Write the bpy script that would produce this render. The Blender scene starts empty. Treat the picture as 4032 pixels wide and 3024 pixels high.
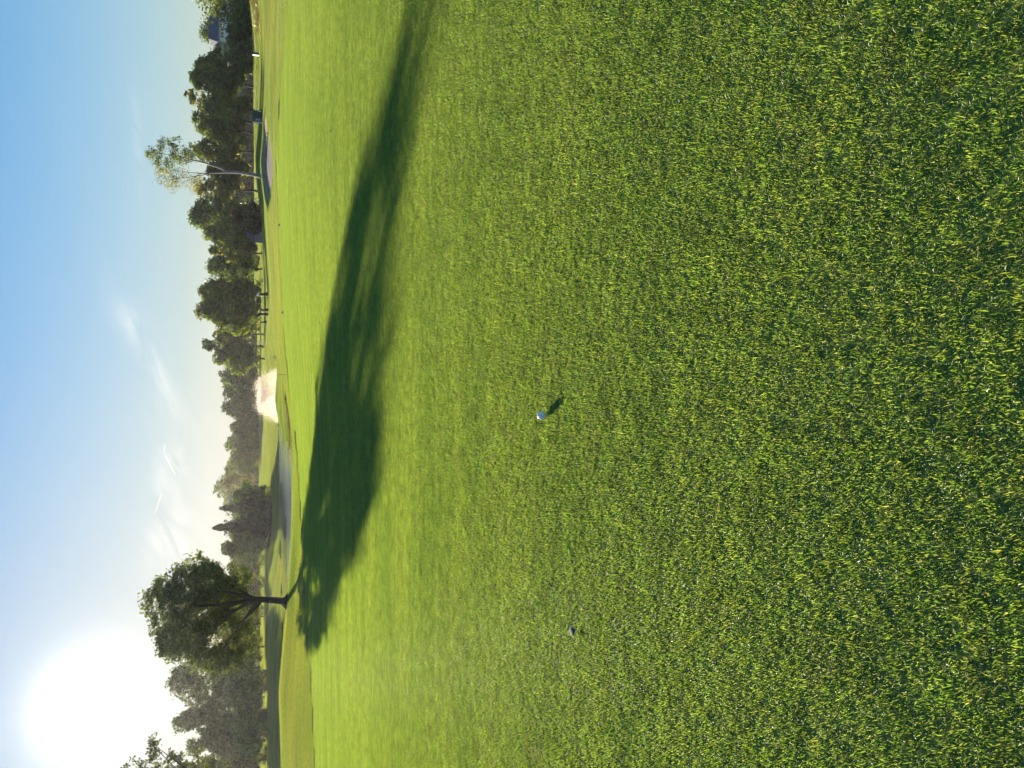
import bpy, math, random
import numpy as np
from mathutils import Vector, Matrix, noise as mnoise

rng = np.random.default_rng(7)
random.seed(7)
S = bpy.context.scene
C = S.collection

# ------------------------------------------------------------------ camera, light, exposure
CAM_H = 1.28
PITCH = math.radians(17.56)
F = 768.0                                   # focal length in pixels of the 1024-long side
cam_data = bpy.data.cameras.new('camera')
cam = bpy.data.objects.new('camera', cam_data)
C.objects.link(cam)
cam_data.sensor_fit = 'HORIZONTAL'
cam_data.sensor_width = 36.0
cam_data.lens = 36.0 * F / 1024.0
cam_data.clip_start = 0.05
cam_data.clip_end = 9000
# the phone was held upright but the picture is stored lying on its side: camera "up" is world right
fwd = Vector((0, math.cos(PITCH), -math.sin(PITCH)))
upv = Vector((0, math.sin(PITCH), math.cos(PITCH)))
cam_up = Vector((1, 0, 0))
cam_right = fwd.cross(cam_up)
M = Matrix((cam_right, cam_up, -fwd)).transposed().to_4x4()
M.translation = Vector((0, 0, CAM_H))
cam.matrix_world = M
S.camera = cam

SUN_AZ = math.radians(-20.5)
SUN_EL = math.radians(10.3)
SUN = Vector((math.sin(SUN_AZ) * math.cos(SUN_EL), math.cos(SUN_AZ) * math.cos(SUN_EL), math.sin(SUN_EL)))

world = bpy.data.worlds.new('World')
S.world = world
world.use_nodes = True
wn = world.node_tree
wn.nodes.clear()


def wnode(t, **kw):
    n = wn.nodes.new(t)
    for k, v in kw.items():
        setattr(n, k, v)
    return n


def wmath(op, a, b=None, c=None, clamp=False):
    n = wn.nodes.new('ShaderNodeMath')
    n.operation = op
    n.use_clamp = clamp
    for i, x in enumerate((a, b, c)):
        if x is None:
            continue
        if isinstance(x, (int, float)):
            n.inputs[i].default_value = x
        else:
            wn.links.new(x, n.inputs[i])
    return n.outputs[0]


sky = wnode('ShaderNodeTexSky')
sky.sky_type = 'NISHITA'
sky.sun_disc = False
sky.sun_elevation = SUN_EL
sky.sun_rotation = SUN_AZ
sky.altitude = 200
sky.air_density = 1.0
sky.dust_density = 0.1
sky.ozone_density = 2.2
SKY_STRENGTH = 0.11
tc = wnode('ShaderNodeTexCoord')
nrm = wnode('ShaderNodeVectorMath', operation='NORMALIZE')
wn.links.new(tc.outputs['Generated'], nrm.inputs[0])
dirv = nrm.outputs['Vector']
dot = wnode('ShaderNodeVectorMath', operation='DOT_PRODUCT')
wn.links.new(dirv, dot.inputs[0])
dot.inputs[1].default_value = SUN
ang = wmath('MULTIPLY', wmath('ARCCOSINE', wmath('MINIMUM', dot.outputs['Value'], 0.999999)), 180 / math.pi)
# aureole of the sun: brightness falls off with the angle from the sun's direction
g1 = wmath('MULTIPLY', wmath('EXPONENT', wmath('MULTIPLY', ang, -1 / 1.05)), 2.4)
g2 = wmath('MULTIPLY', wmath('EXPONENT', wmath('MULTIPLY', ang, -1 / 5.0)), 0.045)
glow = wmath('ADD', g1, g2)
glowc = wnode('ShaderNodeVectorMath', operation='SCALE')
glowc.inputs[0].default_value = (1.0, 0.93, 0.80)
wn.links.new(glow, glowc.inputs['Scale'])
# thin cirrus: streaky noise over the whole sky, thicker in a few places
sep = wnode('ShaderNodeSeparateXYZ')
wn.links.new(dirv, sep.inputs[0])
dx, dy, dz = sep.outputs
safe = wmath('MAXIMUM', dy, 0.15)
gx = wmath('DIVIDE', dx, safe)
gz = wmath('DIVIDE', dz, safe)


def pix_dir(u, v):
    a = (u - 384) / F
    b = (512 - v) / F
    d = fwd + Vector((1, 0, 0)) * a + upv * b
    return d / d.y


comb = wnode('ShaderNodeCombineXYZ')
ca, sa = math.cos(math.radians(24)), math.sin(math.radians(24))
ru = wmath('ADD', wmath('MULTIPLY', gx, ca), wmath('MULTIPLY', gz, sa))
rv = wmath('SUBTRACT', wmath('MULTIPLY', gz, ca), wmath('MULTIPLY', gx, sa))
wn.links.new(wmath('MULTIPLY', ru, 9.0), comb.inputs[0])
wn.links.new(wmath('MULTIPLY', rv, 26.0), comb.inputs[1])
cn = wnode('ShaderNodeTexNoise')
cn.inputs['Scale'].default_value = 1.0
cn.inputs['Detail'].default_value = 6
cn.inputs['Roughness'].default_value = 0.62
cn.inputs['Distortion'].default_value = 0.6
wn.links.new(comb.outputs[0], cn.inputs['Vector'])
streak = wmath('MULTIPLY', wmath('SUBTRACT', cn.outputs['Fac'], 0.40), 3.2, clamp=True)
total = None
for (u, v, su, sv, rot, amp) in [(408, 152, 58, 13, 26, .32), (372, 170, 34, 7, 32, .22), (440, 138, 22, 9, 35, .30),
                                 (297, 168, 26, 14, -20, .50), (290, 180, 22, 5, -6, .35),
                                 (236, 170, 20, 15, -30, .85), (222, 184, 14, 11, -40, .7), (212, 168, 20, 22, 0, .25),
                                 (620, 138, 40, 4, 4, .32), (352, 160, 30, 14, 10, .16)]:
    d = pix_dir(u, v)
    r = math.radians(rot)
    ax = wmath('SUBTRACT', gx, d.x)
    az_ = wmath('SUBTRACT', gz, d.z)
    p = wmath('ADD', wmath('MULTIPLY', ax, math.cos(r)), wmath('MULTIPLY', az_, math.sin(r)))
    q = wmath('SUBTRACT', wmath('MULTIPLY', az_, math.cos(r)), wmath('MULTIPLY', ax, math.sin(r)))
    p = wmath('MULTIPLY', p, 805 / su)
    q = wmath('MULTIPLY', q, 805 / sv)
    e = wmath('EXPONENT', wmath('MULTIPLY', wmath('ADD', wmath('MULTIPLY', p, p), wmath('MULTIPLY', q, q)), -1.0))
    e = wmath('MULTIPLY', e, amp)
    total = e if total is None else wmath('ADD', total, e)
cirrus = wmath('MULTIPLY', streak, wmath('ADD', total, 0.012), clamp=True)
# two short vapour trails
for (A, B, wid) in (((254, 154.8), (276, 162), .65), ((292, 175.5), (316, 164), 1.0), ((316, 164), (324, 165), .9)):
    d0, d1 = pix_dir(*A), pix_dir(*B)
    L_ = math.hypot(d1.x - d0.x, d1.z - d0.z)
    ex, ez = (d1.x - d0.x) / L_, (d1.z - d0.z) / L_
    ax = wmath('SUBTRACT', gx, (d0.x + d1.x) / 2)
    az_ = wmath('SUBTRACT', gz, (d0.z + d1.z) / 2)
    p = wmath('MULTIPLY', wmath('ADD', wmath('MULTIPLY', ax, ex), wmath('MULTIPLY', az_, ez)), 2 / L_)
    q = wmath('MULTIPLY', wmath('SUBTRACT', wmath('MULTIPLY', az_, ex), wmath('MULTIPLY', ax, ez)), 805 / wid)
    e = wmath('EXPONENT', wmath('MULTIPLY', wmath('ADD', wmath('POWER', wmath('ABSOLUTE', p), 6.0), wmath('MULTIPLY', q, q)), -1.0))
    cirrus = wmath('MAXIMUM', cirrus, wmath('MULTIPLY', e, wmath('ADD', wmath('MULTIPLY', cn.outputs['Fac'], 0.7), 0.12)), clamp=True)
bg = wnode('ShaderNodeBackground')
skys = wnode('ShaderNodeVectorMath', operation='SCALE')
wn.links.new(sky.outputs[0], skys.inputs[0])
skys.inputs['Scale'].default_value = SKY_STRENGTH
# soft shoulder: the sky's brightest parts level off as a phone's tone curve makes them
lum = wnode('ShaderNodeVectorMath', operation='DOT_PRODUCT')
wn.links.new(skys.outputs[0], lum.inputs[0])
lum.inputs[1].default_value = (.25, .65, .10)
sh = wmath('DIVIDE', 1.06, wmath('ADD', 1.0, wmath('MULTIPLY', lum.outputs['Value'], 3.6)))
hsv = wnode('ShaderNodeHueSaturation')
smr = wnode('ShaderNodeMapRange')
smr.inputs['From Min'].default_value = .3
smr.inputs['From Max'].default_value = 1.0
smr.inputs['To Min'].default_value = 1.25
smr.inputs['To Max'].default_value = .42
wn.links.new(lum.outputs['Value'], smr.inputs['Value'])
wn.links.new(smr.outputs[0], hsv.inputs['Saturation'])
wn.links.new(skys.outputs[0], hsv.inputs['Color'])
sks = wnode('ShaderNodeVectorMath', operation='SCALE')
wn.links.new(hsv.outputs[0], sks.inputs[0])
wn.links.new(sh, sks.inputs['Scale'])
sum1 = wnode('ShaderNodeVectorMath', operation='ADD')
wn.links.new(sks.outputs[0], sum1.inputs[0])
wn.links.new(glowc.outputs[0], sum1.inputs[1])
mixc = wnode('ShaderNodeMix', data_type='RGBA')
wn.links.new(cirrus, mixc.inputs['Factor'])
wn.links.new(sum1.outputs[0], mixc.inputs[6])
mixc.inputs[7].default_value = (0.40, 0.39, 0.365, 1)
wn.links.new(mixc.outputs[2], bg.inputs['Color'])
bg.inputs['Strength'].default_value = 1.0
wo = wnode('ShaderNodeOutputWorld')
wn.links.new(bg.outputs[0], wo.inputs[0])

sd = bpy.data.lights.new('sun', 'SUN')
sd.energy = 5.0
sd.angle = math.radians(0.5)
sd.color = (1.0, 0.89, 0.72)
so = bpy.data.objects.new('sun', sd)
so.rotation_euler = (-SUN).to_track_quat('-Z', 'Y').to_euler()
C.objects.link(so)

S.view_settings.view_transform = 'Standard'
S.view_settings.look = 'None'
S.view_settings.exposure = 1.6
S.view_settings.gamma = 1.0
S.view_settings.use_curve_mapping = False
S.render.engine = 'CYCLES'
S.cycles.max_bounces = 10
S.cycles.diffuse_bounces = 7
S.cycles.transmission_bounces = 7
S.cycles.transparent_max_bounces = 24
S.cycles.use_denoising = True


# ------------------------------------------------------------------ helpers
def at(u, v, Y):
    """point at forward distance Y on the line of sight through upright pixel (u, v)"""
    a = (u - 384) / F
    b = (512 - v) / F
    t = Y / (math.cos(PITCH) + b * math.sin(PITCH))
    return Vector((t * a, Y, CAM_H + t * (-math.sin(PITCH) + b * math.cos(PITCH))))


def zat(v, Y):
    return at(384, v, Y).z


def pxm(Y):
    return 805.0 / Y                         # pixels per metre near the horizon


def tag(o, label=None, cat=None, group=None, kind=None):
    if label:
        o['label'] = label
    if cat:
        o['category'] = cat
    if group:
        o['group'] = group
    if kind:
        o['kind'] = kind
    return o


def empty(name, loc, rz=0.0):
    o = bpy.data.objects.new(name, None)
    o.empty_display_size = 0.3
    o.location = loc
    o.rotation_euler = (0, 0, rz)
    C.objects.link(o)
    return o


def link(name, me, mat=None, parent=None, loc=None):
    o = bpy.data.objects.new(name, me)
    if mat is not None:
        me.materials.clear()
        me.materials.append(mat)
    if parent is not None:
        o.parent = parent
    if loc is not None:
        o.location = loc
    C.objects.link(o)
    return o


def np_mesh(name, V, faces_n, nv):
    """faces_n: (n, k) int array"""
    me = bpy.data.meshes.new(name)
    V = np.asarray(V, dtype=np.float32)
    faces_n = np.asarray(faces_n, dtype=np.int32)
    n, k = faces_n.shape
    me.vertices.add(len(V))
    me.vertices.foreach_set('co', V.ravel())
    me.loops.add(n * k)
    me.loops.foreach_set('vertex_index', faces_n.ravel())
    me.polygons.add(n)
    me.polygons.foreach_set('loop_start', np.arange(0, n * k, k, dtype=np.int32))
    me.update(calc_edges=True)
    return me


class MB:
    def __init__(self):
        self.v = []
        self.f = []

    def add(self, vs, fs):
        b = len(self.v)
        self.v += [tuple(x) for x in vs]
        self.f += [tuple(i + b for i in f) for f in fs]
        return self

    def box(self, c, s, rz=0.0, taper=1.0):
        x, y, z = s[0] / 2, s[1] / 2, s[2] / 2
        vs = []
        cz, sz = math.cos(rz), math.sin(rz)
        for zz, k in ((-z, 1.0), (z, taper)):
            for xx, yy in ((-x, -y), (x, -y), (x, y), (-x, y)):
                px, py = xx * k, yy * k
                vs.append((c[0] + px * cz - py * sz, c[1] + px * sz + py * cz, c[2] + zz))
        return self.add(vs, [(3, 2, 1, 0), (4, 5, 6, 7), (0, 1, 5, 4), (1, 2, 6, 5), (2, 3, 7, 6), (3, 0, 4, 7)])

    def tube(self, pts, rads, n=8, cap=True):
        pts = [Vector(p) for p in pts]
        vs, fs = [], []
        for i, p in enumerate(pts):
            t = (pts[min(i + 1, len(pts) - 1)] - pts[max(i - 1, 0)]).normalized()
            a = t.cross(Vector((0.13, 0.97, 0.2)))
            if a.length < 1e-3:
                a = t.cross(Vector((1, 0, 0)))
            a.normalize()
            b = t.cross(a)
            for k in range(n):
                th = 2 * math.pi * k / n
                vs.append(p + (a * math.cos(th) + b * math.sin(th)) * rads[i])
        for i in range(len(pts) - 1):
            for k in range(n):
                k2 = (k + 1) % n
                fs.append((i * n + k, i * n + k2, (i + 1) * n + k2, (i + 1) * n + k))
        if cap:
            fs.append(tuple(range(n))[::-1])
            fs.append(tuple((len(pts) - 1) * n + k for k in range(n)))
        return self.add(vs, fs)

    def mesh(self, name, smooth=False):
        me = bpy.data.meshes.new(name)
        me.from_pydata(self.v, [], self.f)
        if smooth:
            me.polygons.foreach_set('use_smooth', [True] * len(me.polygons))
        me.update()
        return me

    def build(self, name, mat, parent=None, smooth=False, bevel=0.0, loc=None):
        o = link(name, self.mesh(name, smooth), mat, parent, loc)
        if bevel:
            m = o.modifiers.new('bevel', 'BEVEL')
            m.width = bevel
            m.segments = 2
            m.limit_method = 'ANGLE'
        return o


# ------------------------------------------------------------------ materials
def new_mat(name):
    m = bpy.data.materials.new(name)
    m.use_nodes = True
    m.node_tree.nodes.clear()
    return m, m.node_tree


def nd(nt, t, ins=None, **kw):
    n = nt.nodes.new(t)
    for k, v in kw.items():
        setattr(n, k, v)
    for k, v in (ins or {}).items():
        if isinstance(v, bpy.types.NodeSocket):
            nt.links.new(v, n.inputs[k])
        else:
            n.inputs[k].default_value = v
    return n


def simple(name, col, rough=0.6, bump=0.0, scale=20.0, var=0.15, metal=0.0):
    m, nt = new_mat(name)
    tcn = nd(nt, 'ShaderNodeTexCoord')
    nz = nd(nt, 'ShaderNodeTexNoise', {'Vector': tcn.outputs['Object'], 'Scale': scale, 'Detail': 6.0})
    a = tuple(c * (1 - var) for c in col) + (1,)
    b = tuple(min(1, c * (1 + var)) for c in col) + (1,)
    mx = nd(nt, 'ShaderNodeMix', {'Factor': nz.outputs['Fac'], 6: a, 7: b}, data_type='RGBA')
    p = nd(nt, 'ShaderNodeBsdfPrincipled', {'Base Color': mx.outputs[2], 'Roughness': rough, 'Metallic': metal})
    if bump:
        bp = nd(nt, 'ShaderNodeBump', {'Height': nz.outputs['Fac'], 'Strength': bump, 'Distance': 0.02})
        nt.links.new(bp.outputs[0], p.inputs['Normal'])
    o = nd(nt, 'ShaderNodeOutputMaterial', {'Surface': p.outputs[0]})
    return m


def ramp(nt, fac, stops):
    r = nd(nt, 'ShaderNodeValToRGB', {'Fac': fac})
    els = r.color_ramp.elements
    while len(els) < len(stops):
        els.new(0.5)
    for e, (p, c) in zip(els, stops):
        e.position = p
        e.color = tuple(c) + (1,)
    return r.outputs[0]


def blade_mat(name, stops, noise_a, noise_b, trans=0.5, gloss=0.07, grough=0.32, nscale=0.55, thatch=(.20, .205, .11)):
    """grass: every blade its own colour, slow drifts of colour over the ground, light coming through"""
    m, nt = new_mat(name)
    g = nd(nt, 'ShaderNodeNewGeometry')
    col = ramp(nt, g.outputs['Random Per Island'], stops)
    mp = nd(nt, 'ShaderNodeMapping', {'Vector': g.outputs['Position'], 'Scale': (0.5, 1.6, 0.5)})
    n1 = nd(nt, 'ShaderNodeTexNoise', {'Vector': mp.outputs[0], 'Scale': nscale, 'Detail': 7.0, 'Roughness': 0.65})
    f1 = nd(nt, 'ShaderNodeMapRange', {'Value': n1.outputs['Fac'], 'From Min': 0.36, 'From Max': 0.64})
    drift = nd(nt, 'ShaderNodeMix', {'Factor': f1.outputs[0], 6: tuple(noise_a) + (1,), 7: tuple(noise_b) + (1,)}, data_type='RGBA')
    mul0 = nd(nt, 'ShaderNodeMix', {'Factor': 1.0, 6: col, 7: drift.outputs[2]}, data_type='RGBA', blend_type='MULTIPLY')
    # patches of a hand's breadth, and tiny thatchy spots
    n2 = nd(nt, 'ShaderNodeTexNoise', {'Vector': g.outputs['Position'], 'Scale': 7.0, 'Detail': 5.0, 'Roughness': 0.7})
    f2 = nd(nt, 'ShaderNodeMapRange', {'Value': n2.outputs['Fac'], 'From Min': 0.32, 'From Max': 0.68, 'To Min': .66, 'To Max': 1.36})
    sc = nd(nt, 'ShaderNodeVectorMath', {0: mul0.outputs[2], 'Scale': f2.outputs[0]}, operation='SCALE')
    n3 = nd(nt, 'ShaderNodeTexNoise', {'Vector': g.outputs['Position'], 'Scale': 2.3, 'Detail': 9.0, 'Roughness': 0.75})
    f3 = nd(nt, 'ShaderNodeMapRange', {'Value': n3.outputs['Fac'], 'From Min': 0.56, 'From Max': 0.72, 'To Min': 0.0, 'To Max': .55})
    mul = nd(nt, 'ShaderNodeMix', {'Factor': f3.outputs[0], 6: sc.outputs[0], 7: thatch + (1,)}, data_type='RGBA')
    d = nd(nt, 'ShaderNodeBsdfDiffuse', {'Color': mul.outputs[2]})
    tcol = nd(nt, 'ShaderNodeMix', {'Factor': 1.0, 6: mul.outputs[2], 7: (1.65, 1.45, 0.65, 1)}, data_type='RGBA', blend_type='MULTIPLY')
    t = nd(nt, 'ShaderNodeBsdfTranslucent', {'Color': tcol.outputs[2]})
    mx = nd(nt, 'ShaderNodeMixShader', {0: trans, 1: d.outputs[0], 2: t.outputs[0]})
    gl = nd(nt, 'ShaderNodeBsdfGlossy', {'Color': (1, 1, 1, 1), 'Roughness': grough})
    mx2 = nd(nt, 'ShaderNodeMixShader', {0: gloss, 1: mx.outputs[0], 2: gl.outputs[0]})
    nd(nt, 'ShaderNodeOutputMaterial', {'Surface': mx2.outputs[0]})
    return m


def leaf_mat(name, stops, trans=0.4, tcol=(1.5, 1.3, 0.4), gloss=0.04):
    m, nt = new_mat(name)
    g = nd(nt, 'ShaderNodeNewGeometry')
    oi = nd(nt, 'ShaderNodeObjectInfo')
    col = ramp(nt, g.outputs['Random Per Island'], stops)
    hs = nd(nt, 'ShaderNodeHueSaturation', {'Color': col})
    mr = nd(nt, 'ShaderNodeMapRange', {'Value': oi.outputs['Random'], 'To Min': 0.8, 'To Max': 1.25})
    pn = nd(nt, 'ShaderNodeTexNoise', {'Vector': g.outputs['Position'], 'Scale': 0.55, 'Detail': 3.0})
    pm = nd(nt, 'ShaderNodeMapRange', {'Value': pn.outputs['Fac'], 'From Min': .35, 'From Max': .65, 'To Min': 0.6, 'To Max': 1.5})
    vm = nd(nt, 'ShaderNodeMath', {0: mr.outputs[0], 1: pm.outputs[0]}, operation='MULTIPLY')
    nt.links.new(vm.outputs[0], hs.inputs['Value'])
    d = nd(nt, 'ShaderNodeBsdfDiffuse', {'Color': hs.outputs[0]})
    tm = nd(nt, 'ShaderNodeMix', {'Factor': 1.0, 6: hs.outputs[0], 7: tuple(tcol) + (1,)}, data_type='RGBA', blend_type='MULTIPLY')
    t = nd(nt, 'ShaderNodeBsdfTranslucent', {'Color': tm.outputs[2]})
    mx = nd(nt, 'ShaderNodeMixShader', {0: trans, 1: d.outputs[0], 2: t.outputs[0]})
    gl = nd(nt, 'ShaderNodeBsdfGlossy', {'Color': (1, 1, 1, 1), 'Roughness': 0.45})
    mx2 = nd(nt, 'ShaderNodeMixShader', {0: gloss, 1: mx.outputs[0], 2: gl.outputs[0]})
    nd(nt, 'ShaderNodeOutputMaterial', {'Surface': mx2.outputs[0]})
    return m


G_GREEN = blade_mat('turf_blades', [(0.0, (.062, .135, .03)), (.3, (.108, .208, .042)), (.6, (.168, .278, .055)), (.9, (.235, .32, .07)), (.975, (.29, .31, .10)), (1, (.40, .36, .22))],
                    (.80, .86, .80), (1.22, 1.14, 1.1), trans=0.58, gloss=0.026, grough=.42)
G_ROUGH = blade_mat('rough_blades', [(0.0, (.085, .145, .03)), (.4, (.145, .225, .04)), (.75, (.205, .275, .055)), (1, (.31, .30, .10))],
                    (.55, .72, .62), (1.25, 1.1, 1.0), trans=0.5, gloss=0.04, nscale=.16)
G_DRY = blade_mat('dry_blades', [(0.0, (.10, .06, .035)), (.5, (.16, .10, .05)), (1, (.24, .17, .08))], (.9, .9, .9), (1.1, 1.1, 1.1), trans=0.3)
L_OAK = leaf_mat('oak_leaves', [(0, (0.042, 0.060, 0.021)), (.5, (0.075, 0.112, 0.030)), (1, (0.150, 0.195, 0.045))], trans=.36)
L_DARK = leaf_mat('dark_leaves', [(0, (0.043, 0.085, 0.028)), (.6, (0.079, 0.145, 0.033)), (1, (0.159, 0.238, 0.046))], trans=.36)
L_MID = leaf_mat('mid_leaves', [(0, (0.055, 0.095, 0.022)), (.5, (0.104, 0.162, 0.031)), (1, (0.207, 0.257, 0.049))], trans=.42)
L_GOLD = leaf_mat('gold_leaves', [(0, (0.067, 0.102, 0.022)), (.5, (0.134, 0.180, 0.032)), (1, (0.240, 0.276, 0.054))], trans=.45)
L_PALE = leaf_mat('pale_leaves', [(0, (.09, .11, .05)), (.5, (.15, .17, .07)), (1, (.24, .24, .10))], trans=.5)
L_SPRUCE = leaf_mat('spruce_needles', [(0, (0.029, 0.048, 0.022)), (.6, (0.056, 0.080, 0.032)), (1, (0.112, 0.136, 0.048))], trans=.2)
L_RUST = leaf_mat('rust_needles', [(0, (0.030, 0.045, 0.022)), (.55, (0.068, 0.068, 0.030)), (1, (0.180, 0.128, 0.045))], trans=.25)
BARK = simple('bark', (.055, .045, .038), .9, .6, 9, .35)
BARK_PALE = simple('pale_bark', (.20, .175, .165), .8, .4, 6, .35)


def ground_mat():
    m, nt = new_mat('turf_ground')
    g = nd(nt, 'ShaderNodeNewGeometry')
    n1 = nd(nt, 'ShaderNodeTexNoise', {'Vector': g.outputs['Position'], 'Scale': 0.25, 'Detail': 8.0, 'Roughness': 0.65})
    n2 = nd(nt, 'ShaderNodeTexNoise', {'Vector': g.outputs['Position'], 'Scale': 60.0, 'Detail': 3.0})
    f = nd(nt, 'ShaderNodeMath', {0: n1.outputs['Fac'], 1: n2.outputs['Fac']}, operation='ADD')
    f2 = nd(nt, 'ShaderNodeMath', {0: f.outputs[0], 1: 0.5}, operation='MULTIPLY')
    col = ramp(nt, f2.outputs[0], [(.3, (.08, .12, .035)), (.5, (.13, .17, .05)), (.7, (.19, .20, .08))])
    p = nd(nt, 'ShaderNodeBsdfDiffuse', {'Color': col})
    nd(nt, 'ShaderNodeOutputMaterial', {'Surface': p.outputs[0]})
    return m


GROUND = ground_mat()

# ------------------------------------------------------------------ terrain
WATER_Z = -0.35
EDGE_U = [-400, 0, 74, 164, 240, 320, 364, 400, 471, 540, 600, 650, 715, 768, 1200]
EDGE_Y = [22, 27, 29, 33, 36, 42, 47, 48, 50, 50, 52, 45, 38, 32, 24]


def P(u, *pts):
    out = []
    for (Y, k, val) in pts:
        out.append((Y, val if k == 'z' else zat(val, Y)))
    return (u, out)


PROFILES = [
    P(-400, (0, 'z', 0), (22, 'z', -.3), (45, 'z', .9), (52, 'z', .6), (62, 'z', -.8), (80, 'z', -.8), (88, 'z', -.3), (120, 'z', .9), (260, 'z', 4)),
    P(0, (0, 'z', 0), (8, 'z', -.04), (27, 'v', 317), (38, 'v', 294), (46, 'v', 283.5), (50, 'v', 282), (56, 'z', -.2), (61, 'z', -.9), (86, 'z', -.9), (93, 'z', -.3), (110, 'v', 275), (135, 'v', 268), (260, 'z', 4)),
    P(74, (0, 'z', 0), (8, 'z', -.04), (29, 'v', 313), (38, 'v', 295), (46, 'v', 280.5), (51, 'v', 278.3), (57, 'z', -.1), (62, 'z', -.9), (88, 'z', -.9), (96, 'z', -.3), (112, 'v', 275), (138, 'v', 267.5), (260, 'z', 4)),
    P(130, (0, 'z', 0), (8, 'z', -.05), (30, 'v', 310.5), (40, 'v', 297), (47.5, 'v', 284.8), (51, 'v', 283.5), (57, 'z', -.1), (62, 'z', -.9), (94, 'z', -.9), (101, 'z', -.3), (116, 'v', 274), (140, 'v', 267), (260, 'z', 4)),
    P(164, (0, 'z', 0), (8, 'z', -.06), (31, 'v', 310), (41, 'v', 297), (47, 'v', 287.4), (50, 'v', 286.7), (55.5, 'z', -.3), (60, 'z', -.9), (100, 'z', -.9), (107, 'z', -.3), (122, 'v', 273), (142, 'v', 266.5), (260, 'z', 4)),
    P(240, (0, 'z', 0), (8, 'z', -.06), (36, 'v', 302.5), (50, 'v', 293), (56, 'v', 291), (59, 'z', -.6), (62, 'z', -.9), (116, 'z', -.9), (124, 'z', -.3), (148, 'v', 273), (190, 'v', 265.5), (270, 'z', 4.5)),
    P(305, (0, 'z', 0), (8, 'z', -.06), (40, 'v', 299), (53, 'v', 293), (57, 'v', 291.2), (59.5, 'z', -.6), (63, 'z', -.9), (130, 'z', -.9), (138, 'z', -.3), (158, 'v', 273), (195, 'v', 265), (270, 'z', 4.5)),
    P(324, (0, 'z', 0), (8, 'z', -.05), (42, 'v', 298), (54, 'v', 292.8), (57.5, 'v', 291), (59.5, 'z', -.55), (63, 'z', -.45), (66, 'z', -.15), (71, 'z', -.05), (76, 'z', -.6), (82, 'z', -.9), (132, 'z', -.9), (141, 'z', -.3), (162, 'v', 272), (195, 'v', 264.5), (270, 'z', 4.5)),
    P(345, (0, 'z', 0), (8, 'z', -.05), (44, 'v', 294), (55, 'v', 291.3), (58, 'z', -.2), (60, 'z', -.5), (62, 'z', -.42), (63.5, 'z', -.05), (72, 'v', 279.5), (76, 'v', 278), (82, 'z', -.3), (87, 'z', -.9), (136, 'z', -.9), (144, 'z', -.3), (165, 'v', 270), (195, 'v', 264), (270, 'z', 4.5)),
    P(364, (0, 'z', 0), (8, 'z', -.03), (47, 'v', 290.5), (56, 'v', 288), (60, 'v', 287), (63, 'v', 286), (78, 'v', 275.5), (82, 'v', 275), (88, 'z', -.3), (92, 'z', -.9), (138, 'z', -.9), (146, 'z', -.3), (168, 'v', 268), (200, 'v', 263), (270, 'z', 4.5)),
    P(400, (0, 'z', 0), (8, 'z', -.0), (48, 'v', 287.5), (58, 'v', 284.5), (80, 'v', 277.5), (85, 'v', 277), (92, 'z', .0), (96, 'z', -.7), (128, 'z', -.7), (136, 'z', .2), (160, 'v', 267.5), (200, 'v', 262), (270, 'z', 5)),
    P(430, (0, 'z', 0), (8, 'z', .02), (50, 'v', 284), (62, 'v', 280.5), (86, 'v', 274), (96, 'v', 273.8), (112, 'v', 272), (150, 'v', 266), (200, 'v', 261), (270, 'z', 5)),
    P(471, (0, 'z', 0), (8, 'z', .03), (50, 'v', 281.5), (60, 'v', 278.5), (88, 'v', 271.5), (98, 'v', 270.8), (114, 'v', 270), (150, 'v', 265.5), (180, 'v', 261), (270, 'z', 6)),
    P(540, (0, 'z', 0), (8, 'z', .05), (50, 'v', 279), (60, 'v', 275), (90, 'v', 267), (108, 'v', 263.5), (118, 'v', 263), (150, 'v', 261), (180, 'v', 258), (270, 'z', 6)),
    P(600, (0, 'z', 0), (8, 'z', .06), (52, 'v', 276), (62, 'v', 274.5), (69, 'v', 273.2), (82, 'v', 260.6), (90, 'v', 259.8), (104, 'v', 255.5), (110, 'v', 255), (130, 'z', 3.2), (200, 'z', 4), (270, 'z', 6)),
    P(650, (0, 'z', 0), (8, 'z', .07), (45, 'v', 278), (58, 'v', 271), (70, 'v', 266), (82, 'v', 262.5), (95, 'v', 258.5), (105, 'v', 254.2), (112, 'v', 253.8), (130, 'z', 3.3), (200, 'z', 4), (270, 'z', 6)),
    P(715, (0, 'z', 0), (8, 'z', .08), (38, 'v', 284), (50, 'v', 276.5), (65, 'v', 268.5), (80, 'v', 262.5), (92, 'v', 259.5), (102, 'v', 254.5), (108, 'v', 253.8), (130, 'z', 3.2), (200, 'z', 4), (270, 'z', 6)),
    P(768, (0, 'z', 0), (8, 'z', .1), (32, 'v', 288.6), (48, 'v', 278), (60, 'v', 270.5), (76, 'v', 261.5), (92, 'v', 250), (98, 'v', 249.5), (112, 'z', 3.4), (200, 'z', 4), (270, 'z', 6)),
    P(1200, (0, 'z', 0), (8, 'z', .1), (24, 'z', .6), (48, 'z', 1.6), (76, 'z', 3), (92, 'z', 3.9), (112, 'z', 3.6), (200, 'z', 4), (270, 'z', 6)),
]
YS = np.concatenate([np.arange(0, 30, 1.0), np.arange(30, 125, 0.5), np.arange(125, 281, 1.0)])
PU = np.array([p[0] for p in PROFILES], float)
PZ = []
for u_, pr in PROFILES:
    yy = np.array([q[0] for q in pr])
    zz = np.array([q[1] for q in pr])
    z = np.interp(YS, yy, zz)
    PZ.append(z)
PZ = np.array(PZ)
US = np.arange(-400, 1201, 4.0)
TAB = np.array([np.interp(US, PU, PZ[:, j]) for j in range(len(YS))]).T      # (US, YS)


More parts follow.
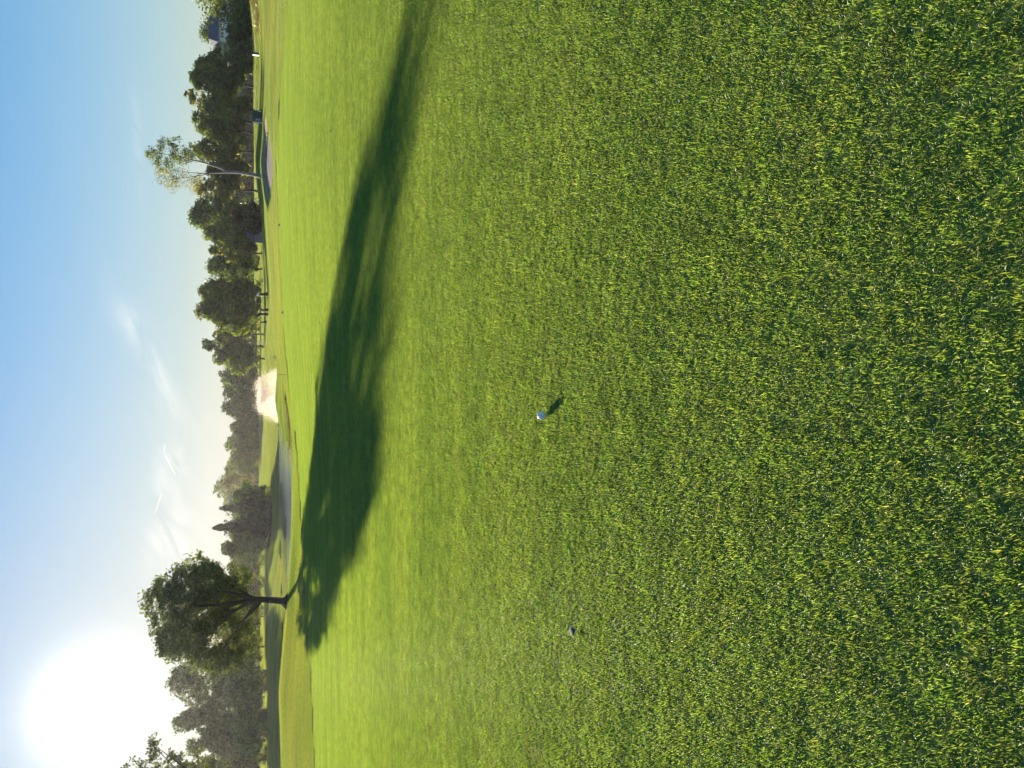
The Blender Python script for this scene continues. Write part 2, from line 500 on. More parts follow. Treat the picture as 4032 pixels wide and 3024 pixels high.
def smooth(a, k, axis):
    ker = np.hanning(k + 2)[1:-1]
    ker /= ker.sum()
    pad = [(0, 0), (0, 0)]
    pad[axis] = (k // 2, k // 2)
    b = np.pad(a, pad, mode='edge')
    return np.apply_along_axis(lambda r: np.convolve(r, ker, mode='valid'), axis, b)


HEAVY = smooth(smooth(TAB, 61, 0), 17, 1)
TAB = smooth(TAB, 7, 0)
TAB = smooth(TAB, 5, 1)
wgt = np.clip((52 - YS) / 24, 0, 1)
wgt = wgt * wgt * (3 - 2 * wgt)
TAB = TAB * (1 - wgt)[None, :] + HEAVY * wgt[None, :]


def u_of(X, Y):
    """upright pixel column of a ground direction (near the horizon)"""
    return 384 + 805.0 * X / np.maximum(Y, 6.0)


def bunker_mask(X, Y):
    """1 inside the sand, falling to 0 at its rim"""
    cx, cy = 20.9, 75.5
    ca_, sa_ = math.cos(.30), math.sin(.30)
    dx_ = X - cx
    dy_ = Y - cy
    p = dx_ * ca_ - dy_ * sa_ * 0.0
    q = dy_ - dx_ * 0.10 - 1.2 * np.sin(dx_ * 0.8) * 0.3
    r = (np.abs(p / 3.75)) ** 2.2 + (np.abs(q / 6.4)) ** 2.2
    return 1.0 - r


def ground(X, Y):
    X = np.asarray(X, float)
    Y = np.asarray(Y, float)
    uu = np.clip((u_of(X, Y) + 400) / 4.0, 0, len(US) - 1.001)
    yi = np.interp(np.clip(Y, 0, 280), YS, np.arange(len(YS)))
    yi = np.clip(yi, 0, len(YS) - 1.001)
    i = uu.astype(int)
    j = yi.astype(int)
    a = uu - i
    b = yi - j
    z = (TAB[i, j] * (1 - a) * (1 - b) + TAB[i + 1, j] * a * (1 - b) + TAB[i, j + 1] * (1 - a) * b + TAB[i + 1, j + 1] * a * b)
    w = np.clip((Y - 2) / 14, 0, 1)
    z = z * w * w * (3 - 2 * w)
    z = z + np.maximum(Y - 280, 0) * 0.012
    # gentle undulations
    k = np.clip((Y - 25) / 25, 0, 1)
    z = z + k * (0.04 * np.sin(X * 0.31 + Y * 0.12) * np.sin(Y * 0.23 + 1.3) + 0.012 * np.sin(X * 0.83 - Y * 0.37 + 2) + 0.015 * np.sin(X * 0.2 + Y * 0.91))
    bm = np.clip(bunker_mask(X, Y) / 0.35, 0, 1)
    z = z - bm * 0.4
    return z


def gz1(X, Y):
    return float(ground(np.array([X]), np.array([Y]))[0])


ys = np.concatenate([np.arange(-6, 12, 1.5), np.arange(12, 40, 0.8), np.arange(40, 112, 0.4), np.arange(112, 200, 1.2), np.arange(200, 281, 4), np.array([300, 320, 345, 370, 385])])
ss = np.linspace(-1.05, 1.05, 420)
SX, SY = np.meshgrid(ss, ys)
GX = SX * (SY + 10) * 0.9
GY = SY
GZ = ground(GX, GY)
nr, nc = GX.shape
idx = np.arange(nr * nc).reshape(nr, nc)
fc = np.stack([idx[:-1, :-1], idx[:-1, 1:], idx[1:, 1:], idx[1:, :-1]], -1).reshape(-1, 4)
me = np_mesh('ground', np.stack([GX, GY, GZ - 0.005], -1).reshape(-1, 3), fc, 4)
me.polygons.foreach_set('use_smooth', [True] * len(me.polygons))
gr = link('ground', me, GROUND)
tag(gr, 'rolling golf course turf from the putting green to the far tree line', None, None, 'structure')
mb = MB()
mb.add([(-480, -60, -2.2), (480, -60, -2.2), (480, 385, -2.2), (-480, 385, -2.2)], [(0, 1, 2, 3)])
tag(mb.build('surrounding_land', GROUND), 'flat land around the golf course', None, None, 'structure')

# pond
m, nt = new_mat('pond_water')
g = nd(nt, 'ShaderNodeNewGeometry')
mp = nd(nt, 'ShaderNodeMapping', {'Vector': g.outputs['Position'], 'Scale': (0.8, 1.6, 1)})
w1 = nd(nt, 'ShaderNodeTexNoise', {'Vector': mp.outputs[0], 'Scale': 2.2, 'Detail': 5.0, 'Roughness': .6, 'Distortion': .4})
mp2 = nd(nt, 'ShaderNodeMapping', {'Vector': g.outputs['Position'], 'Scale': (0.5, 0.5, 1)})
w2 = nd(nt, 'ShaderNodeTexNoise', {'Vector': mp2.outputs[0], 'Scale': .16, 'Detail': 5.0, 'Roughness': .6})
rf = nd(nt, 'ShaderNodeMapRange', {'Value': w2.outputs['Fac'], 'From Min': .53, 'From Max': .62, 'To Min': .001, 'To Max': .30})
bp = nd(nt, 'ShaderNodeBump', {'Height': w1.outputs['Fac'], 'Distance': .12})
sx = nd(nt, 'ShaderNodeSeparateXYZ', {0: g.outputs['Position']})
near = nd(nt, 'ShaderNodeMapRange', {'Value': sx.outputs[0], 'From Min': -22.0, 'From Max': -9.0, 'To Min': 0.0, 'To Max': 0.6})
stk = nd(nt, 'ShaderNodeMapRange', {'Value': w2.outputs['Fac'], 'From Min': .42, 'From Max': .58, 'To Min': .12, 'To Max': 1.3})
nst = nd(nt, 'ShaderNodeMath', {0: near.outputs[0], 1: stk.outputs[0]}, operation='MULTIPLY')
tot = nd(nt, 'ShaderNodeMath', {0: rf.outputs[0], 1: nst.outputs[0]}, operation='ADD')
nt.links.new(tot.outputs[0], bp.inputs['Strength'])
p = nd(nt, 'ShaderNodeBsdfPrincipled', {'Base Color': (.02, .028, .02, 1), 'Roughness': .04, 'IOR': 1.33, 'Normal': bp.outputs[0]})
nd(nt, 'ShaderNodeOutputMaterial', {'Surface': p.outputs[0]})
mb = MB()
mb.add([(-120, 55, WATER_Z), (14, 55, WATER_Z), (14, 160, WATER_Z), (-120, 160, WATER_Z)], [(0, 1, 2, 3)])
tag(mb.build('pond_water', m), 'still pond reflecting sky and trees behind the green', None, None, 'structure')

# bunker sand: follows the bowl of the ground a few millimetres above it
m, nt = new_mat('sand')
g = nd(nt, 'ShaderNodeNewGeometry')
n1 = nd(nt, 'ShaderNodeTexNoise', {'Vector': g.outputs['Position'], 'Scale': 1.2, 'Detail': 8.0, 'Roughness': .7})
col = ramp(nt, n1.outputs['Fac'], [(.3, (.20, .135, .08)), (.7, (.30, .215, .135))])
mp = nd(nt, 'ShaderNodeMapping', {'Vector': g.outputs['Position'], 'Scale': (1, 6, 1)})
n2 = nd(nt, 'ShaderNodeTexNoise', {'Vector': mp.outputs[0], 'Scale': 5.0, 'Detail': 4.0})
bp = nd(nt, 'ShaderNodeBump', {'Height': n2.outputs['Fac'], 'Strength': .6, 'Distance': .04})
p = nd(nt, 'ShaderNodeBsdfPrincipled', {'Base Color': col, 'Roughness': .95, 'Normal': bp.outputs[0]})
nd(nt, 'ShaderNodeOutputMaterial', {'Surface': p.outputs[0]})
bx_ = np.arange(15.5, 26.6, .12)
by_ = np.arange(68.5, 83, .12)
BX, BY = np.meshgrid(bx_, by_)
BM = bunker_mask(BX, BY)
BZ = ground(BX, BY) + 0.008
keep = BM > 0.03
idx = np.arange(BX.size).reshape(BX.shape)
q = np.stack([idx[:-1, :-1], idx[:-1, 1:], idx[1:, 1:], idx[1:, :-1]], -1).reshape(-1, 4)
q = q[keep.ravel()[q].all(1)]
used = np.unique(q)
remap = -np.ones(BX.size, int)
remap[used] = np.arange(len(used))
bme = np_mesh('sand_bunker', np.stack([BX, BY, BZ], -1).reshape(-1, 3)[used], remap[q], 4)
bme.polygons.foreach_set('use_smooth', [True] * len(bme.polygons))
tag(link('sand_bunker', bme, m), 'shaded sand bunker cut into the slope below the slender tree', 'bunker', None, 'structure')


# ------------------------------------------------------------------ grass
def blades_tile(name, size, n, length, width, lean, mat, seed, comb_dir=0.35, long_frac=0.03):
    r = np.random.default_rng(seed)
    x = r.uniform(-size / 2, size / 2, n)
    y = r.uniform(-size / 2, size / 2, n)
    # tufts: pull a share of the blades towards tuft centres, share their lean
    nt_ = max(8, int(n / 14))
    tx = r.uniform(-size / 2, size / 2, nt_)
    ty = r.uniform(-size / 2, size / 2, nt_)
    ta = r.uniform(0, 2 * np.pi, nt_)
    tl = r.uniform(.3, 1.2, nt_)
    k = r.integers(0, nt_, n)
    sp = np.sqrt(size * size / nt_) * .5
    tu = r.random(n) < 0.5
    x = np.where(tu, tx[k] + r.normal(0, sp, n), x)
    y = np.where(tu, ty[k] + r.normal(0, sp, n), y)
    x = (x + size / 2) % size - size / 2
    y = (y + size / 2) % size - size / 2
    L = length * r.uniform(.55, 1.15, n)
    lg = r.random(n) < long_frac
    L = np.where(lg, L * 2.0, L)
    W = width * r.uniform(.6, 1.2, n)
    a = np.where(tu, ta[k] + r.normal(0, .7, n), r.uniform(0, 2 * np.pi, n))
    ln = lean * np.where(tu, tl[k], 1.0) * r.uniform(.2, 1.5, n)
    ln = np.clip(ln, 0.05, 1.45)
    face = a + np.pi / 2 + r.normal(0, .5, n)
    dxy = np.stack([np.cos(a), np.sin(a)], 1)
    wxy = np.stack([np.cos(face), np.sin(face)], 1)
    B = np.stack([x, y, np.full(n, -0.002)], 1)
    t1, t2 = ln * .55, ln * 1.35
    def seg(th, l):
        return np.concatenate([dxy * (np.sin(th) * l)[:, None], (np.cos(th) * l)[:, None]], 1)
    Mid = B + seg(t1, L * .5)
    Tip = Mid + seg(np.minimum(t2, 1.75), L * .5)
    w3 = np.concatenate([wxy, np.zeros((n, 1))], 1)
    V = np.empty((n, 5, 3))
    V[:, 0] = B - w3 * (W * .42)[:, None]
    V[:, 1] = B + w3 * (W * .42)[:, None]
    V[:, 2] = Mid + w3 * (W * .5)[:, None]
    V[:, 3] = Mid - w3 * (W * .5)[:, None]
    V[:, 4] = Tip
    b = (np.arange(n) * 5)[:, None]
    T = np.concatenate([b + np.array([[0, 1, 2]]), b + np.array([[0, 2, 3]]), b + np.array([[3, 2, 4]])], 0)
    me_ = np_mesh(name, V.reshape(-1, 3), T, 3)
    me_.materials.append(mat)
    o = bpy.data.objects.new(name, me_)            # prototype only: lives through the instances
    return o


def scatter(name, protos, pos, rot, scl, idxs):
    me_ = bpy.data.meshes.new(name)
    me_.vertices.add(len(pos))
    me_.vertices.foreach_set('co', np.asarray(pos, np.float32).ravel())
    for nm, arr, ty in (('rot', rot, 'FLOAT_VECTOR'), ('scl', scl, 'FLOAT_VECTOR')):
        at_ = me_.attributes.new(nm, ty, 'POINT')
        at_.data.foreach_set('vector', np.asarray(arr, np.float32).ravel())
    at_ = me_.attributes.new('idx', 'INT', 'POINT')
    at_.data.foreach_set('value', np.asarray(idxs, np.int32))
    me_.update()
    o = link(name, me_)
    ng = bpy.data.node_groups.new(name, 'GeometryNodeTree')
    ng.interface.new_socket('Geometry', in_out='INPUT', socket_type='NodeSocketGeometry')
    ng.interface.new_socket('Geometry', in_out='OUTPUT', socket_type='NodeSocketGeometry')
    gi = ng.nodes.new('NodeGroupInput')
    go = ng.nodes.new('NodeGroupOutput')
    jn = ng.nodes.new('GeometryNodeJoinGeometry')
    for pr in protos:
        oi = ng.nodes.new('GeometryNodeObjectInfo')
        oi.inputs['Object'].default_value = pr
        oi.inputs['As Instance'].default_value = True
        ng.links.new(oi.outputs['Geometry'], jn.inputs[0])
    ip = ng.nodes.new('GeometryNodeInstanceOnPoints')
    ip.inputs['Pick Instance'].default_value = True
    ng.links.new(gi.outputs[0], ip.inputs['Points'])
    ng.links.new(jn.outputs[0], ip.inputs['Instance'])
    for nm, ty, sock in (('rot', 'FLOAT_VECTOR', 'Rotation'), ('scl', 'FLOAT_VECTOR', 'Scale'), ('idx', 'INT', 'Instance Index')):
        na = ng.nodes.new('GeometryNodeInputNamedAttribute')
        na.data_type = ty
        na.inputs['Name'].default_value = nm
        ng.links.new(na.outputs['Attribute'], ip.inputs[sock])
    ng.links.new(ip.outputs[0], go.inputs[0])
    md = o.modifiers.new('scatter', 'NODES')
    md.node_group = ng
    return o


def tiles(step, y0, y1, margin, overlap=1.0):
    xs, yy = [], []
    Y = np.arange(y0, y1, step)
    for y in Y:
        half = (abs(y) + 1.5) * 0.56 + margin
        x = np.arange(-math.ceil(half / step) * step, half + step, step)
        xs.append(x)
        yy.append(np.full(len(x), y))
    return np.concatenate(xs), np.concatenate(yy)


def tilt(X, Y, rz, e=0.5):
    gx_ = (ground(X + e, Y) - ground(X - e, Y)) / (2 * e)
    gy_ = (ground(X, Y + e) - ground(X, Y - e)) / (2 * e)
    out = np.empty((len(X), 3))
    for i in range(len(X)):
        n = Vector((-gx_[i], -gy_[i], 1)).normalized()
        q_ = Vector((0, 0, 1)).rotation_difference(n) @ Matrix.Rotation(rz[i], 3, 'Z').to_quaternion()
        out[i] = q_.to_euler()
    return out


def edge_y(X, Y):
    return np.interp(u_of(X, Y), EDGE_U, EDGE_Y) + 0.4 * np.sin(X * 0.7)


def plant(name, protos, step, y0, y1, margin, sel, scale, label):
    X, Y = tiles(step, y0, y1, margin)
    k = sel(X, Y)
    X, Y = X[k], Y[k]
    n = len(X)
    rz = rng.integers(0, 4, n) * (math.pi / 2)
    Z = ground(X, Y)
    rot = tilt(X, Y, rz, step * .5)
    sc = np.ones((n, 3))
    sc[:, 0] = sc[:, 1] = 1.0
    sc[:, 2] = scale(X, Y)
    o = scatter(name, protos, np.stack([X, Y, Z], 1), rot, sc, rng.integers(0, len(protos), n))
    tag(o, label, 'grass', None, 'stuff')
    return n


turf = [blades_tile('turf_tile', 1.0, 68000, .0130, .0018, 1.1, G_GREEN, 11 + i) for i in range(3)]
rough_near = [blades_tile('rough_tile', 1.0, 5600, .042, .0075, .8, G_ROUGH, 31 + i) for i in range(3)]
rough_far = [blades_tile('far_tile', 3.0, 6500, .06, .03, .8, G_ROUGH, 41 + i) for i in range(3)]
in_bunker = lambda X, Y, m_=0.0: bunker_mask(X, Y) > m_
dry_land = lambda X, Y: ground(X, Y) > WATER_Z + 0.02
n1 = plant('putting_green_grass', turf, 1.0, 0.5, 53, 2.0,
           lambda X, Y: Y < edge_y(X, Y), lambda X, Y: 1 + 0 * X, 'short mown grass of the putting green in the foreground')
n2 = plant('rough_grass', rough_near, 1.0, 22, 92, 6,
           lambda X, Y: (Y > edge_y(X, Y) + .5) & ~in_bunker(X, Y, -0.25) & dry_land(X, Y), lambda X, Y: 1 + 0.35 * np.sin(X * .5 + 1) * np.sin(Y * .4), 'longer yellow green rough around the green and pond')
n3 = plant('fairway_grass', rough_far, 3.0, 93, 270, 14,
           lambda X, Y: dry_land(X, Y), lambda X, Y: 1 + 0 * X, 'sunlit fairway grass in front of the far trees')
print('grass tiles', n1, n2, n3)


# ------------------------------------------------------------------ trees
def leaf_cards(centers, size, r, flat=0.0):
    """one rhombus per leaf cluster"""
    n = len(centers)
    a = r.normal(size=(n, 3))
    a /= np.linalg.norm(a, axis=1)[:, None]
    b = r.normal(size=(n, 3))
    if flat:
        a[:, 2] *= (1 - flat)
        b[:, 2] *= (1 - flat)
    b -= a * (np.sum(a * b, 1) / np.sum(a * a, 1))[:, None]
    b /= np.linalg.norm(b, axis=1)[:, None]
    a /= np.linalg.norm(a, axis=1)[:, None]
    s = size * r.uniform(.6, 1.35, n)
    V = np.empty((n, 4, 3))
    V[:, 0] = centers - a * s[:, None] * .62
    V[:, 1] = centers + b * s[:, None] * .36 - a * s[:, None] * .05
    V[:, 2] = centers + a * s[:, None] * .62
    V[:, 3] = centers - b * s[:, None] * .36 - a * s[:, None] * .05
    F_ = (np.arange(n) * 4)[:, None] + np.array([[0, 1, 2, 3]])
    return V.reshape(-1, 3), F_


def crown_points(blobs, n, r, clump, fill=.55):
    """blobs: (cx,cy,cz,rx,ry,rz); leaves gathered in clumps on and in the blobs"""
    bl = np.array(blobs, float)
    vol = (bl[:, 3] * bl[:, 4] * bl[:, 5]) ** .72
    pr = vol / vol.sum()
    ncl = max(10, int(n / 30))
    k = r.choice(len(bl), ncl, p=pr)
    d = r.normal(size=(ncl, 3))
    d /= np.linalg.norm(d, axis=1)[:, None]
    rad = r.uniform(fill, 1.0, ncl) ** .6
    cc = bl[k, :3] + d * bl[k, 3:6] * rad[:, None]
    cs = clump * r.uniform(.5, 1.3, ncl)
    j = r.integers(0, ncl, n)
    pts = cc[j] + np.clip(r.normal(size=(n, 3)), -1.7, 1.7) * cs[j][:, None] * np.array([1, 1, .75])
    return pts


def limb(a, b, r0, r1, bend, r, n=6):
    a, b = Vector(a), Vector(b)
    pts, rad = [], []
    side = Vector(r.normal(size=3)) * bend * (b - a).length
    for i in range(n + 1):
        t = i / n
        p_ = a.lerp(b, t) + side * math.sin(math.pi * t) * .5 + Vector((0, 0, 1)) * bend * (b - a).length * math.sin(math.pi * t) * .4
        pts.append(p_)
        rad.append(r0 + (r1 - r0) * t)
    return pts, rad


NAME = {'broad': 'broadleaf_tree', 'spruce': 'spruce_tree', 'bush': 'bush'}


def make_tree(name, base, H, W, kind, leaf, label, cat='tree', group=None, leaves=6000, lsize=.42, crown_from=.22, top_pow=.8,
              blobs=None, bark=None, seed=0, trunk_r=None, limbs=None, clump=None, fill=.7, lean=0.0, sparse=1.0, trunks=1):
    r = np.random.default_rng(1000 + seed)
    root = empty(name, base)
    bark = bark or BARK
    tr = trunk_r or max(.12, H * .018)
    R = W / 2
    if blobs is None:
        blobs = []
        if kind == 'broad':
            nb = 13
            for i in range(nb):
                t = (i + .5) / nb
                z = H * (crown_from + (1 - crown_from) * (t ** .9) * .93)
                tt = (z / H - crown_from) / (1 - crown_from)
                prof = math.sin(math.pi * min(1, (tt * .86 + .16))) ** top_pow
                br = R * (.34 + .24 * r.random()) * (.55 + .45 * prof)
                off = max(0.0, R * prof - br * .8)
                th = r.uniform(0, 2 * math.pi) if i % 2 else i * 2.399
                blobs.append((lean * z + off * math.cos(th), off * math.sin(th), min(z, H - br * .7), br, br, br * .8))
            blobs.append((lean * H * .6, 0, H * (crown_from + 1) * .5, R * .62, R * .62, H * (1 - crown_from) * .40))
            blobs.append((lean * H + r.uniform(-.2, .2) * R, 0, H - R * .32, R * .36, R * .36, R * .34))
    if kind == 'spruce':
        pts = []
        n = leaves
        t = r.random(n) ** 1.35
        lay = np.floor(t * 26) / 26 + r.normal(0, .006, n)
        z = H * (crown_from + (1 - crown_from) * lay)
        rr = R * (1 - lay) ** 1.0 * (0.80 + .34 * np.sin(lay * 151 + 1)) * (1 + .25 * np.sin(lay * 37)) + .10
        th = r.uniform(0, 2 * np.pi, n)
        arm = np.floor(th / (2 * np.pi) * 11)
        th = (arm + .5 + r.normal(0, .17, n)) / 11 * 2 * np.pi + lay * 40
        rad = rr * np.sqrt(r.random(n))
        pts = np.stack([rad * np.cos(th), rad * np.sin(th), z - rad * .28 + r.normal(0, .12, n)], 1)
        pts[: n // 6] = np.stack([r.normal(0, R * .18, n // 6), r.normal(0, R * .18, n // 6), H * r.uniform(crown_from, .8, n // 6)], 1)
        V, F_ = leaf_cards(pts, lsize, r, .3)
    else:
        pts = crown_points(blobs, int(leaves * sparse), r, clump or W * .05, fill)
        pts = pts[pts[:, 2] > .05]
        V, F_ = leaf_cards(pts, lsize, r)
    tb = MB()
    if kind != 'bush':
        for ti in range(trunks):
            ox = (ti - (trunks - 1) / 2) * W * .12
            top = H * (.93 if kind == 'spruce' else crown_from + (1 - crown_from) * .55)
            n = 7
            ptsb, rads = [], []
            for i in range(n + 1):
                t = i / n
                ptsb.append((ox * (1 + t) + lean * top * t + (r.normal() * .012 * H if 0 < i else 0), r.normal() * .01 * H if i else 0, top * t - (.25 if i == 0 else 0)))
                rads.append(tr * (1.35 if i == 0 else 1) * (1 - .75 * t))
            tb.tube(ptsb, rads, 8)
    else:
        tb.tube([(0, 0, -.1), (0.05, 0, H * .35), (.02, .05, H * .7)], [tr, tr * .7, tr * .2], 6)
    tro = tb.build('trunk', bark, root, smooth=True)
    if limbs is None and kind == 'broad':
        lb = MB()
        for b_ in blobs[:8]:
            z0 = H * (crown_from + (1 - crown_from) * r.uniform(.0, .38))
            p0 = (lean * z0, 0, z0 * .9)
            pp, rr2 = limb(p0, (b_[0], b_[1], b_[2]), tr * .5, tr * .08, .12, r)
            lb.tube(pp, rr2, 5, cap=False)
        lb.build('branches', bark, root, smooth=True)
    elif limbs:
        lb = MB()
        for pp, rr2 in limbs:
            lb.tube(pp, rr2, 6, cap=False)
        lb.build('branches', bark, root, smooth=True)
    cm = np_mesh('crown', V, F_, 4)
    link('crown', cm, leaf, root)
    tag(root, label, cat, group)
    return root


GT = 'trees along the far side of the course'


def tree_px(u, Y, vtop, wpx, kind, leaf, label, **kw):
    X = at(u, 269, Y).x
    z0 = gz1(X, Y)
    H = zat(vtop, Y) - z0
    W = wpx * 1.12 / pxm(Y)
    if kind == 'broad':
        kw['leaves'] = int(kw['leaves'] * 1.6)
        kw['lsize'] = kw['lsize'] * .74
    name = kw.pop('name', NAME[kind])
    return make_tree(name, (X, Y, z0), H, W, kind, leaf, label, **kw)


# the oak by the pond
OY = 48.0
ox = at(166, 287, OY).x
oz = gz1(ox, OY)
obase = Vector((ox, OY, oz))


def oak_pt(u, v, dy=0.0):
    return at(u, v, OY) + Vector((0, dy, 0)) - obase


rr_ = np.random.default_rng(5)
oblobs = []
for (u, v, rp) in [(161, 152, 12), (173, 163, 13), (147, 163, 13), (131, 174, 14), (190, 187, 17), (206, 197, 8), (167, 181, 19), (139, 189, 20),
                   (196, 211, 13), (167, 213, 21), (133, 216, 20), (113, 203, 11), (116, 230, 14), (148, 240, 17), (182, 236, 14), (122, 246, 12), (110, 217, 12), (182, 206, 18), (150, 203, 20)]:
    p_ = oak_pt(u, v, rr_.uniform(-1, 1) * 1.7 if rp < 24 else rr_.uniform(-.7, .7))
    rm = rp * 1.0 / pxm(OY)
    oblobs.append((p_.x, p_.y, p_.z, rm, rm * 1.25, rm * .95))
fork = oak_pt(168.5, 257)
olimbs = []
for (u, v) in [(176, 215), (160, 200), (140, 205), (125, 225), (190, 195), (165, 165), (145, 170), (188, 225), (118, 205)]:
    pp, r2 = limb(fork + Vector((0, 0, rr_.uniform(-.2, .4))), oak_pt(u, v, rr_.uniform(-1.2, 1.2)), .085, .02, .20, rr_, 8)
    olimbs.append((pp, r2))
pp, r2 = limb(oak_pt(168, 262), oak_pt(146, 238, -.4), .11, .03, -.06, rr_, 8)
olimbs.append((pp, r2))
root = make_tree('oak_tree', obase, 8.8, 6.4, 'broad', L_OAK, 'big dark oak with a straight trunk standing alone on the near bank of the pond', leaves=32000, lsize=.15,
                 blobs=oblobs, limbs=olimbs, seed=3, clump=.205)
for ch in list(root.children):
    if ch.name.split('.')[0] == 'trunk':
        bpy.data.objects.remove(ch)
tb = MB()
tb.tube([(0.03, 0, -.3), (0.0, 0, 0.02), oak_pt(167, 283), oak_pt(167.6, 276), oak_pt(168.3, 266), oak_pt(168.6, 257), oak_pt(166, 240), oak_pt(163, 215), oak_pt(161, 185)],
        [.40, .30, .21, .19, .18, .17, .12, .08, .03], 12)
for k in range(6):
    th = k * 1.05 + .3
    tb.tube([(0, 0, .32), (.22 * math.cos(th), .22 * math.sin(th), .12), (.62 * math.cos(th), .62 * math.sin(th), -.12)], [.12, .12, .05], 6)
tb.build('trunk', BARK, root, smooth=True)

